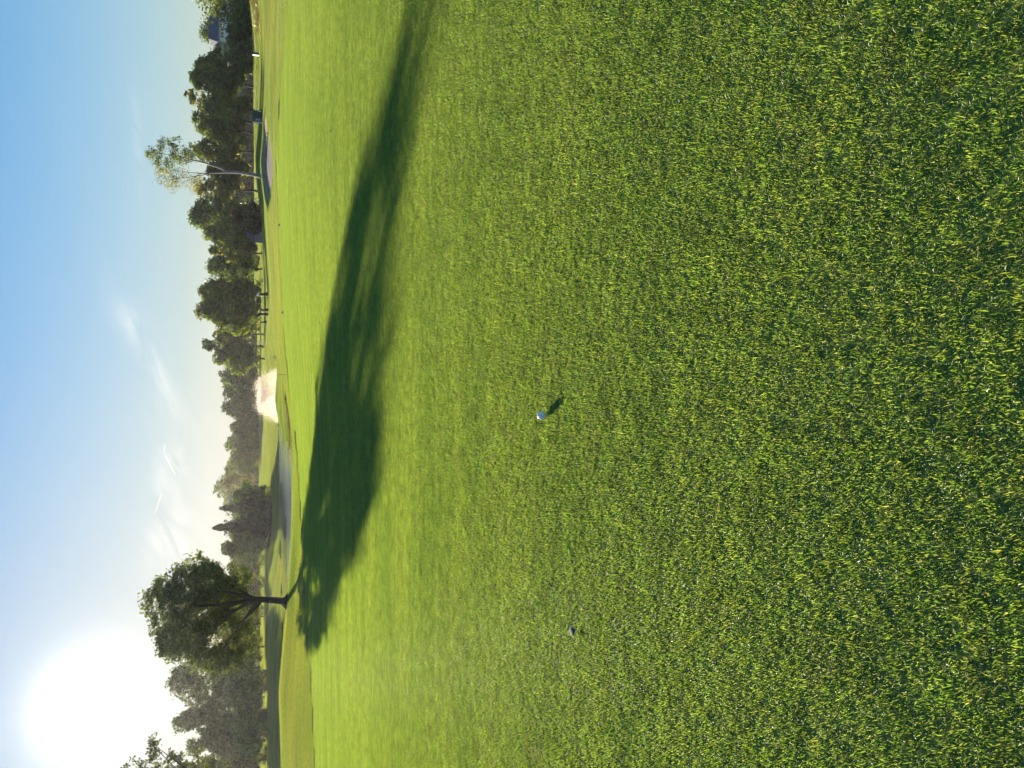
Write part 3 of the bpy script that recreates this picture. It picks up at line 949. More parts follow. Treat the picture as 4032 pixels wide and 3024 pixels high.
# row across the course, right to left in the photograph
T = [
    # u, Y, vtop, width, kind, leaf, crown_from, kwargs, label
    (803, 118, 168, 104, 'broad', L_MID, .03, dict(leaves=9000, lsize=.5), 'dense rounded tree at the far right, its low branches hanging beside the white house'),
    (694, 150, 196, 36, 'broad', L_DARK, .12, dict(leaves=6500, lsize=.5), 'dark broad tree just left of the white house'),
    (728, 205, 203, 46, 'broad', L_DARK, .1, dict(leaves=5000, lsize=.55), 'tree whose crown shows just over the roof of the white house'),
    (680, 142, 191, 32, 'broad', L_DARK, .20, dict(leaves=5500, lsize=.5), 'tall dark green tree above the brown pillar and the utility box'),
    (664, 150, 184, 26, 'broad', L_PALE, .38, dict(leaves=1900, lsize=.42), 'thin pale tree whose airy top rises behind the utility box'),
    (656, 136, 205, 30, 'broad', L_MID, .20, dict(leaves=5000, lsize=.48), 'mid green tree right behind the utility box'),
    (643, 150, 189, 24, 'broad', L_DARK, .30, dict(leaves=2600, lsize=.42), 'airy dark topped tree a little left of the utility box'),
    (634, 140, 198, 32, 'broad', L_MID, .24, dict(leaves=5200, lsize=.48), 'yellowish green tree over the right end of the bunker'),
    (614, 150, 196, 30, 'broad', L_MID, .26, dict(leaves=5200, lsize=.48), 'leafy tree directly behind the middle of the bunker'),
    (592, 146, 207, 28, 'broad', L_MID, .24, dict(leaves=5000, lsize=.48), 'bushy tree seen behind the trunk of the slender leaning tree'),
    (576, 152, 196, 28, 'broad', L_PALE, .30, dict(leaves=3600, lsize=.45), 'loose light crowned tree behind the left end of the bunker'),
    (548, 150, 190, 46, 'broad', L_DARK, .16, dict(leaves=8000, lsize=.48), 'tall round headed dark tree above the blue grey shed'),
    (530, 146, 204, 30, 'broad', L_MID, .2, dict(leaves=5200, lsize=.48), 'drooping mid green tree just left of the blue grey shed'),
    (515, 150, 209, 20, 'broad', L_GOLD, .14, dict(leaves=3600, lsize=.46), 'golden edged narrow tree between the shed and the flag'),
    (499, 158, 208, 34, 'broad', L_DARK, .14, dict(leaves=6500, lsize=.5), 'very dark compact tree right of the flag'),
    (474, 128, 200, 36, 'broad', L_MID, .16, dict(leaves=7500, lsize=.44, trunk_r=.2), 'tall tree standing behind the flag with bare lower trunk'),
    (456, 124, 197, 38, 'broad', L_MID, .17, dict(leaves=8000, lsize=.44, trunk_r=.2, trunks=2), 'wide domed tree on two trunks left of the flag'),
    (446, 136, 215, 26, 'broad', L_GOLD, .12, dict(leaves=4500, lsize=.46), 'yellow green low tree hugging the left side of the domed tree'),
    (433, 170, 213, 22, 'broad', L_PALE, .2, dict(leaves=2600, lsize=.45), 'hazy thin tree between the domed tree and the pointed dark one'),
    (421, 172, 203, 22, 'broad', L_DARK, .12, dict(leaves=3800, lsize=.46, top_pow=1.4), 'tall pointed dark tree right of the fountain'),
    (409, 172, 213, 26, 'broad', L_MID, .14, dict(leaves=4800, lsize=.5), 'broad tree behind the reddish stake'),
    (392, 230, 220, 28, 'broad', L_DARK, .12, dict(leaves=5200, lsize=.5), 'dark tree above the right edge of the fountain spray'),
    (376, 240, 223, 24, 'broad', L_DARK, .12, dict(leaves=4600, lsize=.5), 'dark round tree above the centre of the fountain'),
    (359, 250, 222, 26, 'broad', L_DARK, .12, dict(leaves=4800, lsize=.5), 'dense tree above the left edge of the fountain spray'),
    (342, 262, 231, 22, 'broad', L_MID, .16, dict(leaves=4200, lsize=.5), 'lower tree just left of the fountain over the far lawn'),
    (326, 266, 229, 22, 'broad', L_MID, .2, dict(leaves=4200, lsize=.5), 'tree with slim trunk beside the pond narrows'),
    (310, 262, 230, 24, 'broad', L_GOLD, .10, dict(leaves=4600, lsize=.5), 'sunlit yellowish round tree across the middle of the pond'),
    (302, 280, 226, 20, 'broad', L_MID, .2, dict(leaves=2800, lsize=.5), 'taller tree peeping over the yellowish round tree'),
    (285, 268, 221, 22, 'broad', L_PALE, .2, dict(leaves=3000, lsize=.46), 'ragged light tree right of the two spruces'),
    (274, 168, 233, 24, 'broad', L_DARK, .08, dict(leaves=4600, lsize=.5), 'squat dark tree at the foot of the ragged light tree'),
    (262, 160, 219, 28, 'spruce', L_SPRUCE, .06, dict(leaves=8000, lsize=.36), 'right hand of the two pointed spruces across the pond'),
    (243, 156, 212, 34, 'spruce', L_SPRUCE, .05, dict(leaves=9500, lsize=.36), 'taller left hand pointed spruce across the pond'),
    (252, 164, 238, 30, 'broad', L_DARK, .04, dict(leaves=5000, lsize=.5), 'low dark tree filling the gap between the two spruces'),
    (222, 154, 222, 26, 'broad', L_DARK, .06, dict(leaves=6000, lsize=.48), 'dark rounded tree right of the oak across the pond'),
    (232, 160, 232, 24, 'broad', L_DARK, .05, dict(leaves=4600, lsize=.48), 'dusky tree between the spruce and the rounded tree by the oak'),
    (204, 190, 228, 26, 'broad', L_MID, .1, dict(leaves=5600, lsize=.46), 'mid green tree half hidden by the right side of the oak'),
    (182, 180, 232, 28, 'broad', L_GOLD, .14, dict(leaves=5600, lsize=.44), 'yellow leaved tree seen past the oak trunk on its right'),
    (152, 172, 230, 30, 'broad', L_MID, .14, dict(leaves=5600, lsize=.44), 'tree seen past the oak trunk on its left'),
    (122, 166, 214, 34, 'broad', L_GOLD, .08, dict(leaves=6500, lsize=.44), 'light leaved tree at the left flank of the oak'),
    (97, 150, 168, 52, 'broad', L_DARK, .10, dict(leaves=8500, lsize=.5), 'tall tree under the sun, right of the gap in the crowns'),
    (58, 146, 172, 38, 'broad', L_DARK, .12, dict(leaves=7000, lsize=.5, top_pow=1.0), 'tall tree under the sun, left of the gap in the crowns'),
    (34, 146, 187, 34, 'broad', L_DARK, .06, dict(leaves=6500, lsize=.5), 'lower sloping tree near the left edge behind the pond'),
    (10, 142, 196, 40, 'broad', L_MID, .04, dict(leaves=6500, lsize=.5), 'bushy tree at the left edge behind the pond'),
    (-26, 146, 180, 50, 'broad', L_DARK, .05, dict(leaves=4000, lsize=.6), 'tree just past the left edge of the picture behind the pond'),
    (78, 140, 226, 40, 'broad', L_DARK, .02, dict(leaves=5500, lsize=.5), 'shaded undergrowth tree at the foot of the two tall trees under the sun'),
    (44, 138, 232, 44, 'broad', L_DARK, .02, dict(leaves=5500, lsize=.5), 'shaded low tree on the far bank left of the undergrowth'),
    (840, 122, 165, 80, 'broad', L_MID, .12, dict(leaves=3500, lsize=.7), 'tree just past the right edge of the picture'),
]
for i, (u, Y, vt, w, kind, leaf, cf, kw, lab) in enumerate(T):
    tree_px(u, Y, vt, w, kind, leaf, lab, crown_from=cf, seed=20 + i, group=GT, **kw)

# dark hedge below the house, and the shrub by the shed
for i, (u, Y, vt, w, lf, lab) in enumerate([(724, 140, 226, 26, L_DARK, 'dark shrub below the white house, middle one of the three'),
                                            (706, 138, 229, 26, L_DARK, 'dark shrub below the grey terrace of the house, left one of the three'),
                                            (747, 139, 228, 34, L_DARK, 'dark shrub under the low branches at the far right, right one of the three')]):
    X = at(u, 269, Y).x
    z0 = gz1(X, Y)
    H = zat(vt, Y) - z0
    W = w / pxm(Y)
    bl = [(0, 0, H * .45, W * .5, W * .5, H * .5), (W * .2, 0, H * .6, W * .35, W * .4, H * .36), (-W * .25, 0, H * .5, W * .32, W * .4, H * .38)]
    make_tree('shrub', (X, Y, z0), H, W, 'bush', lf, lab, 'shrub', 'shrubs below the house', 4200, .4, blobs=bl, seed=80 + i, clump=.3)
X = at(549, 263, 112).x
z0 = gz1(X, 112)
H = zat(232, 112) - z0
W = 26 / pxm(112)
bl = [(0, 0, H * .35, W * .5, W * .5, H * .34), (.2, 0, H * .62, W * .38, W * .4, H * .3), (.3, 0, H * .85, W * .2, W * .22, H * .14), (-W * .3, 0, H * .25, W * .25, W * .3, H * .24), (W * .32, 0, H * .3, W * .25, W * .3, H * .26)]
make_tree('evergreen_bush', (X, 112, z0), H, W, 'bush', L_RUST, 'dark rust tinged evergreen bush in front of the blue grey shed', 'bush', None, 7000, .24, blobs=bl, seed=90, clump=.22)

# slender leaning tree behind the bunker
SYD = 85.0
sx = at(593, 261, SYD).x
sbase = Vector((sx, SYD, gz1(sx, SYD)))


def sp(xz, yz, dy=0.0):
    return at((3024 - 500 - yz / 2.765) / 3.9375, (500 + xz / 2.765) / 3.9375, SYD) + Vector((0, dy, 0)) - sbase


sl = []
def br(pts, r0, r1):
    pts = [sp(*q_) for q_ in pts]
    sl.append((pts, [(r0 + (r1 - r0) * i / (len(pts) - 1)) * .75 for i in range(len(pts))]))
br([(1110, 488), (1000, 440), (850, 390), (740, 365), (620, 330), (500, 300), (330, 290)], .16, .02)
br([(1110, 492), (1000, 490, .3), (880, 490, .5), (790, 488, .6), (640, 470, .8), (480, 430, .9)], .12, .015)
br([(900, 490, .4), (800, 520, .3), (640, 545, .2), (480, 570, 0), (380, 560, 0)], .07, .012)
br([(800, 490, .6), (700, 540, .9), (560, 590, 1.2), (470, 640, 1.4)], .05, .01)
br([(860, 395), (760, 330, -.6), (640, 250, -.9), (500, 200, -1.1)], .07, .012)
br([(740, 365), (600, 380, .8), (450, 350, .9), (300, 330, .9)], .06, .012)
br([(960, 430), (860, 330, -.6), (780, 270, -.9)], .05, .01)
br([(700, 360), (600, 410, -1), (500, 400, -1.2)], .04, .01)
sb = []
for (xz, yz, rx, n_) in [(300, 330, 62, 1), (380, 400, 50, 1), (430, 220, 62, 1), (560, 170, 48, 1), (560, 280, 75, 1), (640, 360, 65, 1), (680, 250, 65, 1), (760, 320, 60, 1), (260, 260, 40, 1), (480, 330, 60, 1)]:
    p_ = sp(xz, yz, rr_.uniform(-1.2, 1.2))
    rm = 1.12 * rx / 10.887 / pxm(SYD)
    sb.append((p_.x, p_.y, p_.z, rm, rm * 1.2, rm))
sb2 = []
for (xz, yz, rx) in [(400, 520, 75), (480, 610, 70), (560, 560, 75), (680, 620, 70), (760, 560, 60), (620, 500, 60), (360, 470, 45)]:
    p_ = sp(xz, yz, rr_.uniform(-1.2, 1.2))
    rm = 1.12 * rx / 10.887 / pxm(SYD)
    sb2.append((p_.x, p_.y, p_.z, rm, rm * 1.2, rm))
root = make_tree('slender_tree', sbase, 11.5, 4, 'broad', L_MID, 'slender tree with a pale leaning trunk and thin crown standing behind the bunker', leaves=4600, lsize=.125,
                 blobs=sb, limbs=sl, bark=BARK_PALE, seed=70, clump=.22)
for ch in list(root.children):
    if ch.name.split('.')[0] == 'trunk':
        bpy.data.objects.remove(ch)
tb = MB()
tb.tube([sp(1480, 545), sp(1430, 530), sp(1330, 510), sp(1200, 490), sp(1105, 489), sp(1060, 470)], [.25, .20, .17, .15, .14, .11], 10)
tb.build('trunk', BARK_PALE, root, smooth=True)
r = np.random.default_rng(71)
V, F_ = leaf_cards(crown_points(sb2, 2500, r, .3), .105, r)
link('sparse_crown', np_mesh('sparse_crown', V, F_, 4), L_PALE, root)

# near tree reaching in at the left edge
NY = 72.0
nx = at(-34, 280, NY).x
nb_ = Vector((nx, NY, gz1(nx, NY)))
nbl = []
for (u, v, rp) in [(2, 142, 11), (14, 152, 9), (22, 160, 6), (-12, 135, 16), (-30, 150, 24), (6, 168, 12), (-14, 172, 20), (-34, 188, 26), (-8, 196, 16), (4, 205, 9), (-50, 170, 26), (-30, 120, 18)]:
    p_ = at(u, v, NY) + Vector((0, rr_.uniform(-1.5, 1.5), 0)) - nb_
    rm = rp / pxm(NY)
    nbl.append((p_.x, p_.y, p_.z, rm, rm * 1.2, rm))
make_tree('broadleaf_tree', nb_, zat(120, NY) - nb_.z, 7, 'broad', L_OAK, 'tree leaning in at the very left edge with its branches against the glare', leaves=9000, lsize=.24, blobs=nbl, seed=75, clump=.28, crown_from=.3, group=GT)

# far wood that closes the view behind the single trees
r = np.random.default_rng(99)
n = 90000
wx = r.uniform(-250, 240, n)
wy = r.uniform(335, 372, n)
ridge = 12 + 3.0 * np.sin(wx * .11) + 1.8 * np.sin(wx * .29 + 2) + 1.2 * np.sin(wx * .71 + 1)
wz = ground(wx, wy) + ridge * r.random(n) ** 1.25
V, F_ = leaf_cards(np.stack([wx, wy, wz], 1), 1.5, r)
tag(link('far_wood', np_mesh('far_wood', V, F_, 4), L_DARK), 'dark wood far behind the single trees', 'wood', None, 'stuff')


# ------------------------------------------------------------------ built things
WHITE = simple('white_paint', (.78, .78, .76), .5, .05, 8, .05)
ROOF = simple('roof_shingle', (.075, .08, .095), .85, .3, 14, .25)
GLASS = simple('window_glass', (.02, .025, .03), .1, 0, 3, .2)
GREY = simple('grey_board', (.42, .45, .45), .7, .1, 6, .12)
STONE = simple('terrace_stone', (.17, .15, .15), .9, .4, 10, .3)
BOXGREEN = simple('box_green', (.022, .05, .045), .45, .05, 5, .15)
LIDGREEN = simple('lid_green', (.06, .10, .09), .4, .05, 5, .1)
SUNLIT_BEIGE = simple('painted_sunlight_beige', (.75, .68, .55), .6, .05, 9, .1)  # sunlight put into the colour, for the left side of the green box
BROWN = simple('brown_wood', (.07, .045, .04), .7, .3, 12, .25)
RUST = simple('rusty_steel', (.16, .06, .03), .8, .3, 30, .3)
BLACK = simple('black_plastic', (.012, .012, .014), .45, .05, 20, .1)
BLUE = simple('blue_grey_shingle', (.07, .075, .10), .8, .3, 10, .2)
BLUEWALL = simple('blue_grey_board', (.20, .215, .24), .75, .1, 8, .1)

# house
HY = 172.0
def hp(u, v, dy=0):
    p_ = at(u, v, HY + dy)
    return p_
hx0, hx1 = at(727, 220, HY).x, at(768, 220, HY).x
zt, zb = zat(218.5, HY), zat(262, HY)
hb = gz1((hx0 + hx1) / 2, HY)
house = empty('white_house', ((hx0 + hx1) / 2, HY + 4, hb))
o_ = house.location
def loc(p_):
    return Vector(p_) - o_
MB().box(loc(((hx0 + hx1) / 2, HY + 4, (zt + hb) / 2)), (hx1 - hx0, 8, zt - hb)).build('wall', WHITE, house)
rt = zat(212, HY)
e = .5
a0 = loc((hx0 - e, HY - e, zt))
a1 = loc((hx1 + e, HY - e, zt))
a2 = loc((hx1 + e, HY + 8 + e, zt))
a3 = loc((hx0 - e, HY + 8 + e, zt))
r0 = loc((hx0 + 1.9, HY + 4, rt + .9))
r1 = loc((hx1 - 2.2, HY + 4, rt + .9))
dn = Vector((0, 0, .12))
MB().add([a0 - dn, a1 - dn, a2 - dn, a3 - dn, a0, a1, a2, a3, r0, r1], [(3, 2, 1, 0), (0, 1, 5, 4), (1, 2, 6, 5), (2, 3, 7, 6), (3, 0, 4, 7), (4, 5, 9, 8), (6, 7, 8, 9), (5, 6, 9), (7, 4, 8)]).build('roof', ROOF, house)
MB().box(loc(((hx0 + hx1) / 2, HY - e - .06, zt - .16)), (hx1 - hx0 + 2 * e, .1, .2)).build('gutter', GREY, house)
for u in (731.5, 734.6, 738.2, 742.2):
    c_ = at(u, 222.3, HY)
    fr = MB()
    fr.box(loc((c_.x, HY - .03, c_.z + .26)), (.56, .06, .06)).box(loc((c_.x, HY - .03, c_.z - .26)), (.56, .06, .06))
    fr.box(loc((c_.x - .25, HY - .031, c_.z)), (.06, .06, .46)).box(loc((c_.x + .25, HY - .031, c_.z)), (.06, .06, .46))
    w_ = fr.build('window', WHITE, house)
    MB().box(loc((c_.x, HY - .012, c_.z)), (.44, .03, .46)).build('pane', GLASS, w_)
# low grey terrace wing to the left
wx0, wx1 = at(709, 222, HY).x, hx0
wz1 = zat(219.5, HY)
wz2 = zat(223.5, HY)
wc = (wx0 + wx1) / 2
MB().box(loc((wc, HY + 3, (wz1 + wz2) / 2)), (wx1 - wx0 - .01, 5, wz1 - wz2)).build('wing', GREY, house)
MB().box(loc((wc, HY + 3, (wz2 + hb) / 2 - .004)), (wx1 - wx0 - .2, 4.6, wz2 - hb - .01)).build('terrace_base', STONE, house)
a0 = loc((wx0 - .4, HY + .1, wz1 + .06)); a1 = loc((wx1 - .02, HY + .1, wz1 + .06)); a2 = loc((wx1 - .02, HY + 6, wz1 + 1.5)); a3 = loc((wx0 + 1.5, HY + 6, wz1 + 1.2))
MB().add([a0, a1, a2, a3, a0 + dn, a1 + dn, a2 + dn, a3 + dn], [(3, 2, 1, 0), (4, 5, 6, 7), (0, 1, 5, 4), (1, 2, 6, 5), (2, 3, 7, 6), (3, 0, 4, 7)]).build('wing_roof', ROOF, house)
tag(house, 'white house with dark hipped roof and small windows showing between the trees at right', 'house')

# shed behind the evergreen bush
YS_ = 124.0
c_ = at(544.5, 263, YS_)
zb = gz1(c_.x, YS_)
shed = empty('garden_shed', (c_.x, YS_, zb), math.radians(30))
w_, d_ = 3.3, 2.6
h_ = zat(254.5, YS_) - zb
MB().box((0, d_ / 2, h_ / 2 - .1), (w_, d_, h_ + .2)).build('wall', BLUEWALL, shed)
rf_ = zat(247.5, YS_) - zb
MB().add([(-w_ / 2 - .3, -.35, h_), (w_ / 2 + .3, -.35, h_), (w_ / 2 + .3, d_ + .35, h_), (-w_ / 2 - .3, d_ + .35, h_), (-w_ / 2 + .5, d_ / 2, rf_ + .25), (w_ / 2 - .5, d_ / 2, rf_ + .25)],
         [(3, 2, 1, 0), (0, 1, 5, 4), (2, 3, 4, 5), (1, 2, 5), (3, 0, 4)]).build('roof', BLUE, shed)
MB().box((0, -.39, h_ - .08), (w_ + .6, .06, .16)).build('fascia', GREY, shed)
tag(shed, 'small blue grey shed peeping out left of the evergreen bush', 'shed')

# second roof right of the bush
c_ = at(561, 255, 128)
zb = gz1(c_.x, 128)
gz_ = empty('garden_pavilion', (c_.x, 128, zb))
h_ = zat(253.5, 128) - zb
for sx_ in (-1.3, 1.3):
    for sy_ in (0.1, 2.3):
        MB().box((sx_, sy_, h_ / 2 - .1), (.14, .14, h_ + .2)).build('post', GREY, gz_)
MB().add([(-1.6, -.3, h_), (1.6, -.3, h_), (1.6, 2.7, h_), (-1.6, 2.7, h_), (0, 1.2, h_ + 1.2)], [(3, 2, 1, 0), (0, 1, 4), (1, 2, 4), (2, 3, 4), (3, 0, 4)]).build('roof', ROOF, gz_)
tag(gz_, 'small open pavilion with a pointed grey roof right of the evergreen bush', 'pavilion')

# green utility box
UY = 82.0
c_ = at(650.8, 262.6, UY)
zb = gz1(c_.x, UY)
box = empty('utility_box', (c_.x, UY, zb), math.radians(-10))
bw, bd, bh = 1.10, .85, .95
MB().box((0, 0, bh / 2 - .03), (bw, bd, bh)).build('body', BOXGREEN, box, bevel=.015)
MB().box((0, 0, bh + .005), (bw + .10, bd + .10, .09), taper=.96).build('lid', LIDGREEN, box, bevel=.015)
MB().box((-bw / 2 - .012, 0, bh / 2 + .02), (.022, bd - .06, bh - .08)).build('painted_lit_side', SUNLIT_BEIGE, box)  # beige sheet paints the sun's light onto the green left side
MB().box((.20, -bd / 2 - .012, .47), (.58, .022, .74)).build('door', BOXGREEN, box, bevel=.008)
MB().box((-.33, -bd / 2 - .012, .47), (.36, .022, .74)).build('door', LIDGREEN, box, bevel=.008)
MB().box((-.36, -bd / 2 - .03, .46), (.12, .014, .36)).build('plate', GREY, box)
MB().box((0, 0, -.08), (bw + .2, bd + .2, .14)).build('plinth', STONE, box)
tag(box, 'dark green utility box with sunlight painted beige on one side beside the bunker', 'utility box')
# bag leaning at its right foot
c_ = at(657.6, 262.4, UY - 1.0)
bag = empty('leaning_bag', (c_.x, UY - 1.0, gz1(c_.x, UY - 1.0)), .3)
MB().tube([(0, 0, 0), (-.02, .05, .12), (-.07, .12, .32), (-.12, .2, .5), (-.13, .22, .54)], [.11, .14, .13, .12, .07], 12).build('body', BLACK, bag, smooth=True)
MB().tube([(-.10, -.04, .16), (-.15, 0, .26), (-.17, .03, .36)], [.05, .085, .045], 10).build('pocket', WHITE, bag, smooth=True)
tb = MB()
tb.tube([(-.12, .16, .5), (-.16, .05, .42), (-.1, .0, .2)], [.02, .02, .02], 6)
tb.build('strap', WHITE, bag, smooth=True)
tag(bag, 'small black and white bag leaning by the right foot of the utility box', 'bag')

# brown pillar; a white panel paints the sunlight on its left side
c_ = at(713.6, 259.6, 92)
pl = empty('square_pillar', (c_.x, 92, gz1(c_.x, 92)), math.radians(4))
MB().box((0, 0, .34), (.30, .30, .78)).build('post', BROWN, pl, bevel=.012)
MB().box((-.158, 0, .36), (.014, .27, .66)).build('painted_lit_side', WHITE, pl)
MB().box((0, 0, .74), (.34, .34, .035)).build('cap', BROWN, pl, bevel=.008)
tag(pl, 'short square brown pillar with one side painted white as sunlight on the rise at right', 'pillar')

# flagstick
FY = 112.0
c_ = at(471.4, 274, FY)
fz = gz1(c_.x, FY)
fl = empty('flagstick', (c_.x, FY, fz))
ftop = zat(256, FY) - fz
MB().tube([(0, 0, -.1), (0, 0, ftop)], [.018, .012], 8).build('pole', WHITE, fl, smooth=True)
vs, fs = [], []
nxx, nzz = 9, 5
for i in range(nxx):
    for j in range(nzz):
        t = i / (nxx - 1)
        vs.append((.015 + .42 * t, .09 * math.sin(t * 5), ftop - .03 - .34 * j / (nzz - 1) - .16 * t * t))
for i in range(nxx - 1):
    for j in range(nzz - 1):
        a = i * nzz + j
        fs.append((a, a + nzz, a + nzz + 1, a + 1))
fo = MB().add(vs, fs).build('flag', WHITE, fl, smooth=True)
sm = fo.modifiers.new('thick', 'SOLIDIFY')
sm.thickness = .004
MB().tube([(0, 0, ftop - .002), (0, 0, ftop + .05)], [.025, .015], 8).build('finial', WHITE, fl, smooth=True)
tag(fl, 'thin flagstick with a white flag on the far fairway', 'flagstick')

# white board in the shade under the trees
c_ = at(425.5, 261.5, 160)
wb = empty('white_board', (c_.x, 160, gz1(c_.x, 160)))
hh = zat(260.3, 160) - wb.location.z
for s_ in (-.28, .28):
    MB().box((s_, 0, hh * .5 - .1), (.06, .06, hh + .2)).build('leg', WHITE, wb)
MB().box((0, -.06, hh), (.8, .04, .34)).build('panel', WHITE, wb)
tag(wb, 'small white board in the shade under the trees right of the fountain', 'board')

# stakes
c_ = at(393.4, 287, 50.5)
st = empty('marker_stake', (c_.x, 50.5, gz1(c_.x, 50.5)))
MB().tube([(0, 0, -.1), (0, 0, .5), (.005, 0, .52)], [.019, .019, .008], 8).build('shaft', RUST, st)
MB().tube([(0, 0, .38), (0, 0, .44)], [.021, .021], 8).build('band', BROWN, st)
tag(st, 'thin reddish brown marker stake standing in front of the fountain', 'stake')
for (u, hgt, lab) in ((370.2, .16, 'short dark stake on the bank, right one of the close pair'), (368.6, .18, 'short dark stake on the bank, left one of the close pair')):
    c_ = at(u, 288, 57)
    s2 = empty('short_stake', (c_.x, 57, gz1(c_.x, 57)))
    MB().tube([(0, 0, -.1), (0, 0, hgt), (0, 0, hgt + .02)], [.028, .028, .012], 8).build('shaft', BROWN, s2)
    MB().tube([(0, 0, hgt * .55), (0, 0, hgt * .75)], [.031, .031], 8).build('band', BLACK, s2)
    tag(s2, lab, 'stake', 'short stakes on the bank')
# sprinkler heads along the far edge of the green
for (u, Y, lab) in ((622.3, 50, 'black sprinkler head at the green edge in front of the bunker'), (543, 48, 'black sprinkler head at the green edge in front of the evergreen bush'), (455.6, 48, 'black sprinkler head at the green edge in front of the domed tree')):
    X = at(u, 278, Y).x
    sh = empty('sprinkler_head', (X, Y, gz1(X, Y)))
    MB().tube([(0, 0, -.06), (0, 0, .05), (0, 0, .07)], [.085, .085, .05], 14).build('body', BLACK, sh, smooth=False)
    MB().tube([(0, 0, .068), (0, 0, .10)], [.035, .03], 10).build('nozzle', BLACK, sh)
    tag(sh, lab, 'sprinkler', 'sprinkler heads round the green')

# fountain
FNY = 101.0
fc_ = at(373, 276, FNY)
fn = empty('fountain', (fc_.x, FNY, WATER_Z))
MB().tube([(0, 0, -.1), (0, 0, .08), (0, 0, .16)], [.55, .55, .2], 16).build('float', BLACK, fn)
MB().tube([(0, 0, .12), (0, 0, .3)], [.12, .09], 10).build('nozzle', BLACK, fn)
m, nt = new_mat('spray_drops')
d = nd(nt, 'ShaderNodeBsdfDiffuse', {'Color': (.96, .87, .77, 1)})
t = nd(nt, 'ShaderNodeBsdfTranslucent', {'Color': (.98, .87, .75, 1)})
mx = nd(nt, 'ShaderNodeMixShader', {0: .85, 1: d.outputs[0], 2: t.outputs[0]})
tr = nd(nt, 'ShaderNodeBsdfTransparent')
mx2 = nd(nt, 'ShaderNodeMixShader', {0: .62, 1: mx.outputs[0], 2: tr.outputs[0]})
nd(nt, 'ShaderNodeOutputMaterial', {'Surface': mx2.outputs[0]})
r = np.random.default_rng(123)


def drops(pts, size):
    n = len(pts)
    s = size * r.uniform(.5, 1.5, n)
    base = np.array([(1, 1, 1), (1, -1, -1), (-1, 1, -1), (-1, -1, 1)]) * .6
    V = pts[:, None, :] + base[None] * s[:, None, None]
    b = (np.arange(n) * 4)[:, None]
    T_ = np.concatenate([b + np.array([x]) for x in ((0, 1, 2), (0, 3, 1), (0, 2, 3), (1, 3, 2))], 0)
    return np_mesh('spray', V.reshape(-1, 3), T_, 3)


Hf = zat(259.5, FNY) - WATER_Z
Rf = 31.0 / pxm(FNY)
n = 4200
th = r.uniform(0, 2 * np.pi, n)
jet = r.integers(0, 60, n)
jr = r.uniform(.62, 1.0, 60)[jet]
jh = r.uniform(.80, 1.0, 60)[jet]
th = np.where(r.random(n) < .6, jet / 60 * 2 * np.pi + r.normal(0, .05, n), th)
t_ = r.random(n) ** .9
rad = Rf * jr * (t_ + r.normal(0, .03, n))
zz = .2 + Hf * jh * (1 - np.abs(2 * t_ - .92) ** 2.3)
spread = ((.07 + .22 * t_) * np.where(r.random(n) < .16, 2.6, 1.0))[:, None]
pts = np.stack([rad * np.cos(th), rad * np.sin(th), zz], 1) + r.normal(0, 1, (n, 3)) * spread
pts[:, 2] = np.maximum(pts[:, 2], .03)
tag(link('spray', drops(pts, .05), m, fn), kind='stuff')
n = 1100                                        # where the arcs turn over, drops hang thickest
th = r.uniform(0, 2 * np.pi, n)
q_ = np.clip(r.normal(.42, .16, n), .05, .95)
pts = np.stack([Rf * q_ * np.cos(th), Rf * q_ * np.sin(th), Hf * (.99 - 1.5 * np.maximum(q_ - .45, 0) ** 1.5) + r.normal(-.15, .34, n)], 1)
tag(link('crest_spray', drops(pts, .05), m, fn), kind='stuff')
# the fine mist that hangs in the spray: a small cloud with soft edges
m, nt = new_mat('spray_mist')
tcn = nd(nt, 'ShaderNodeTexCoord')
sv = nd(nt, 'ShaderNodeSeparateXYZ', {0: tcn.outputs['Object']})
def mth(op, a, b=0.0, clamp=False):
    q = nd(nt, 'ShaderNodeMath', {0: a, 1: b}, operation=op)
    q.use_clamp = clamp
    return q.outputs[0]
rr2 = mth('SQRT', mth('ADD', mth('MULTIPLY', sv.outputs[0], sv.outputs[0]), mth('MULTIPLY', sv.outputs[1], sv.outputs[1])))
rn = mth('DIVIDE', rr2, Rf)
nz = nd(nt, 'ShaderNodeTexNoise', {'Vector': tcn.outputs['Object'], 'Scale': 1.3, 'Detail': 5.0, 'Roughness': .7})
dome = mth('MULTIPLY', mth('SUBTRACT', 1.0, mth('POWER', rn, 3.0), True), Hf)
dome = mth('MULTIPLY', dome, mth('ADD', mth('MULTIPLY', nz.outputs['Fac'], .5), .78))
edge = nd(nt, 'ShaderNodeMapRange', {'Value': mth('SUBTRACT', dome, sv.outputs[2]), 'From Min': -.15, 'From Max': .45, 'To Min': 0.0, 'To Max': 1.0})
den = mth('MULTIPLY', edge.outputs[0], mth('MULTIPLY', mth('ADD', mth('MULTIPLY', nz.outputs['Fac'], 1.3), -.2, True), .2))
pv = nd(nt, 'ShaderNodeVolumePrincipled', {'Color': (.95, .85, .75, 1), 'Density': den, 'Anisotropy': 0.45})
nd(nt, 'ShaderNodeOutputMaterial', {'Volume': pv.outputs[0]})
vs, fs = [], []
for i in range(9):
    z_ = .05 + (Hf * 1.25 - .05) * i / 8
    rad_ = Rf * 1.12 * (1 - (i / 8) ** 5 * .35)
    for k in range(20):
        vs.append((rad_ * math.cos(k * math.pi / 10), rad_ * math.sin(k * math.pi / 10), z_))
for i in range(8):
    for k in range(20):
        fs.append((i * 20 + k, i * 20 + (k + 1) % 20, (i + 1) * 20 + (k + 1) % 20, (i + 1) * 20 + k))
fs.append(tuple(range(20))[::-1])
fs.append(tuple(160 + k for k in range(20)))
tag(MB().add(vs, fs).build('mist', m, fn), kind='stuff')
tag(fn, 'backlit white fountain spraying behind the grassy bank', 'fountain')

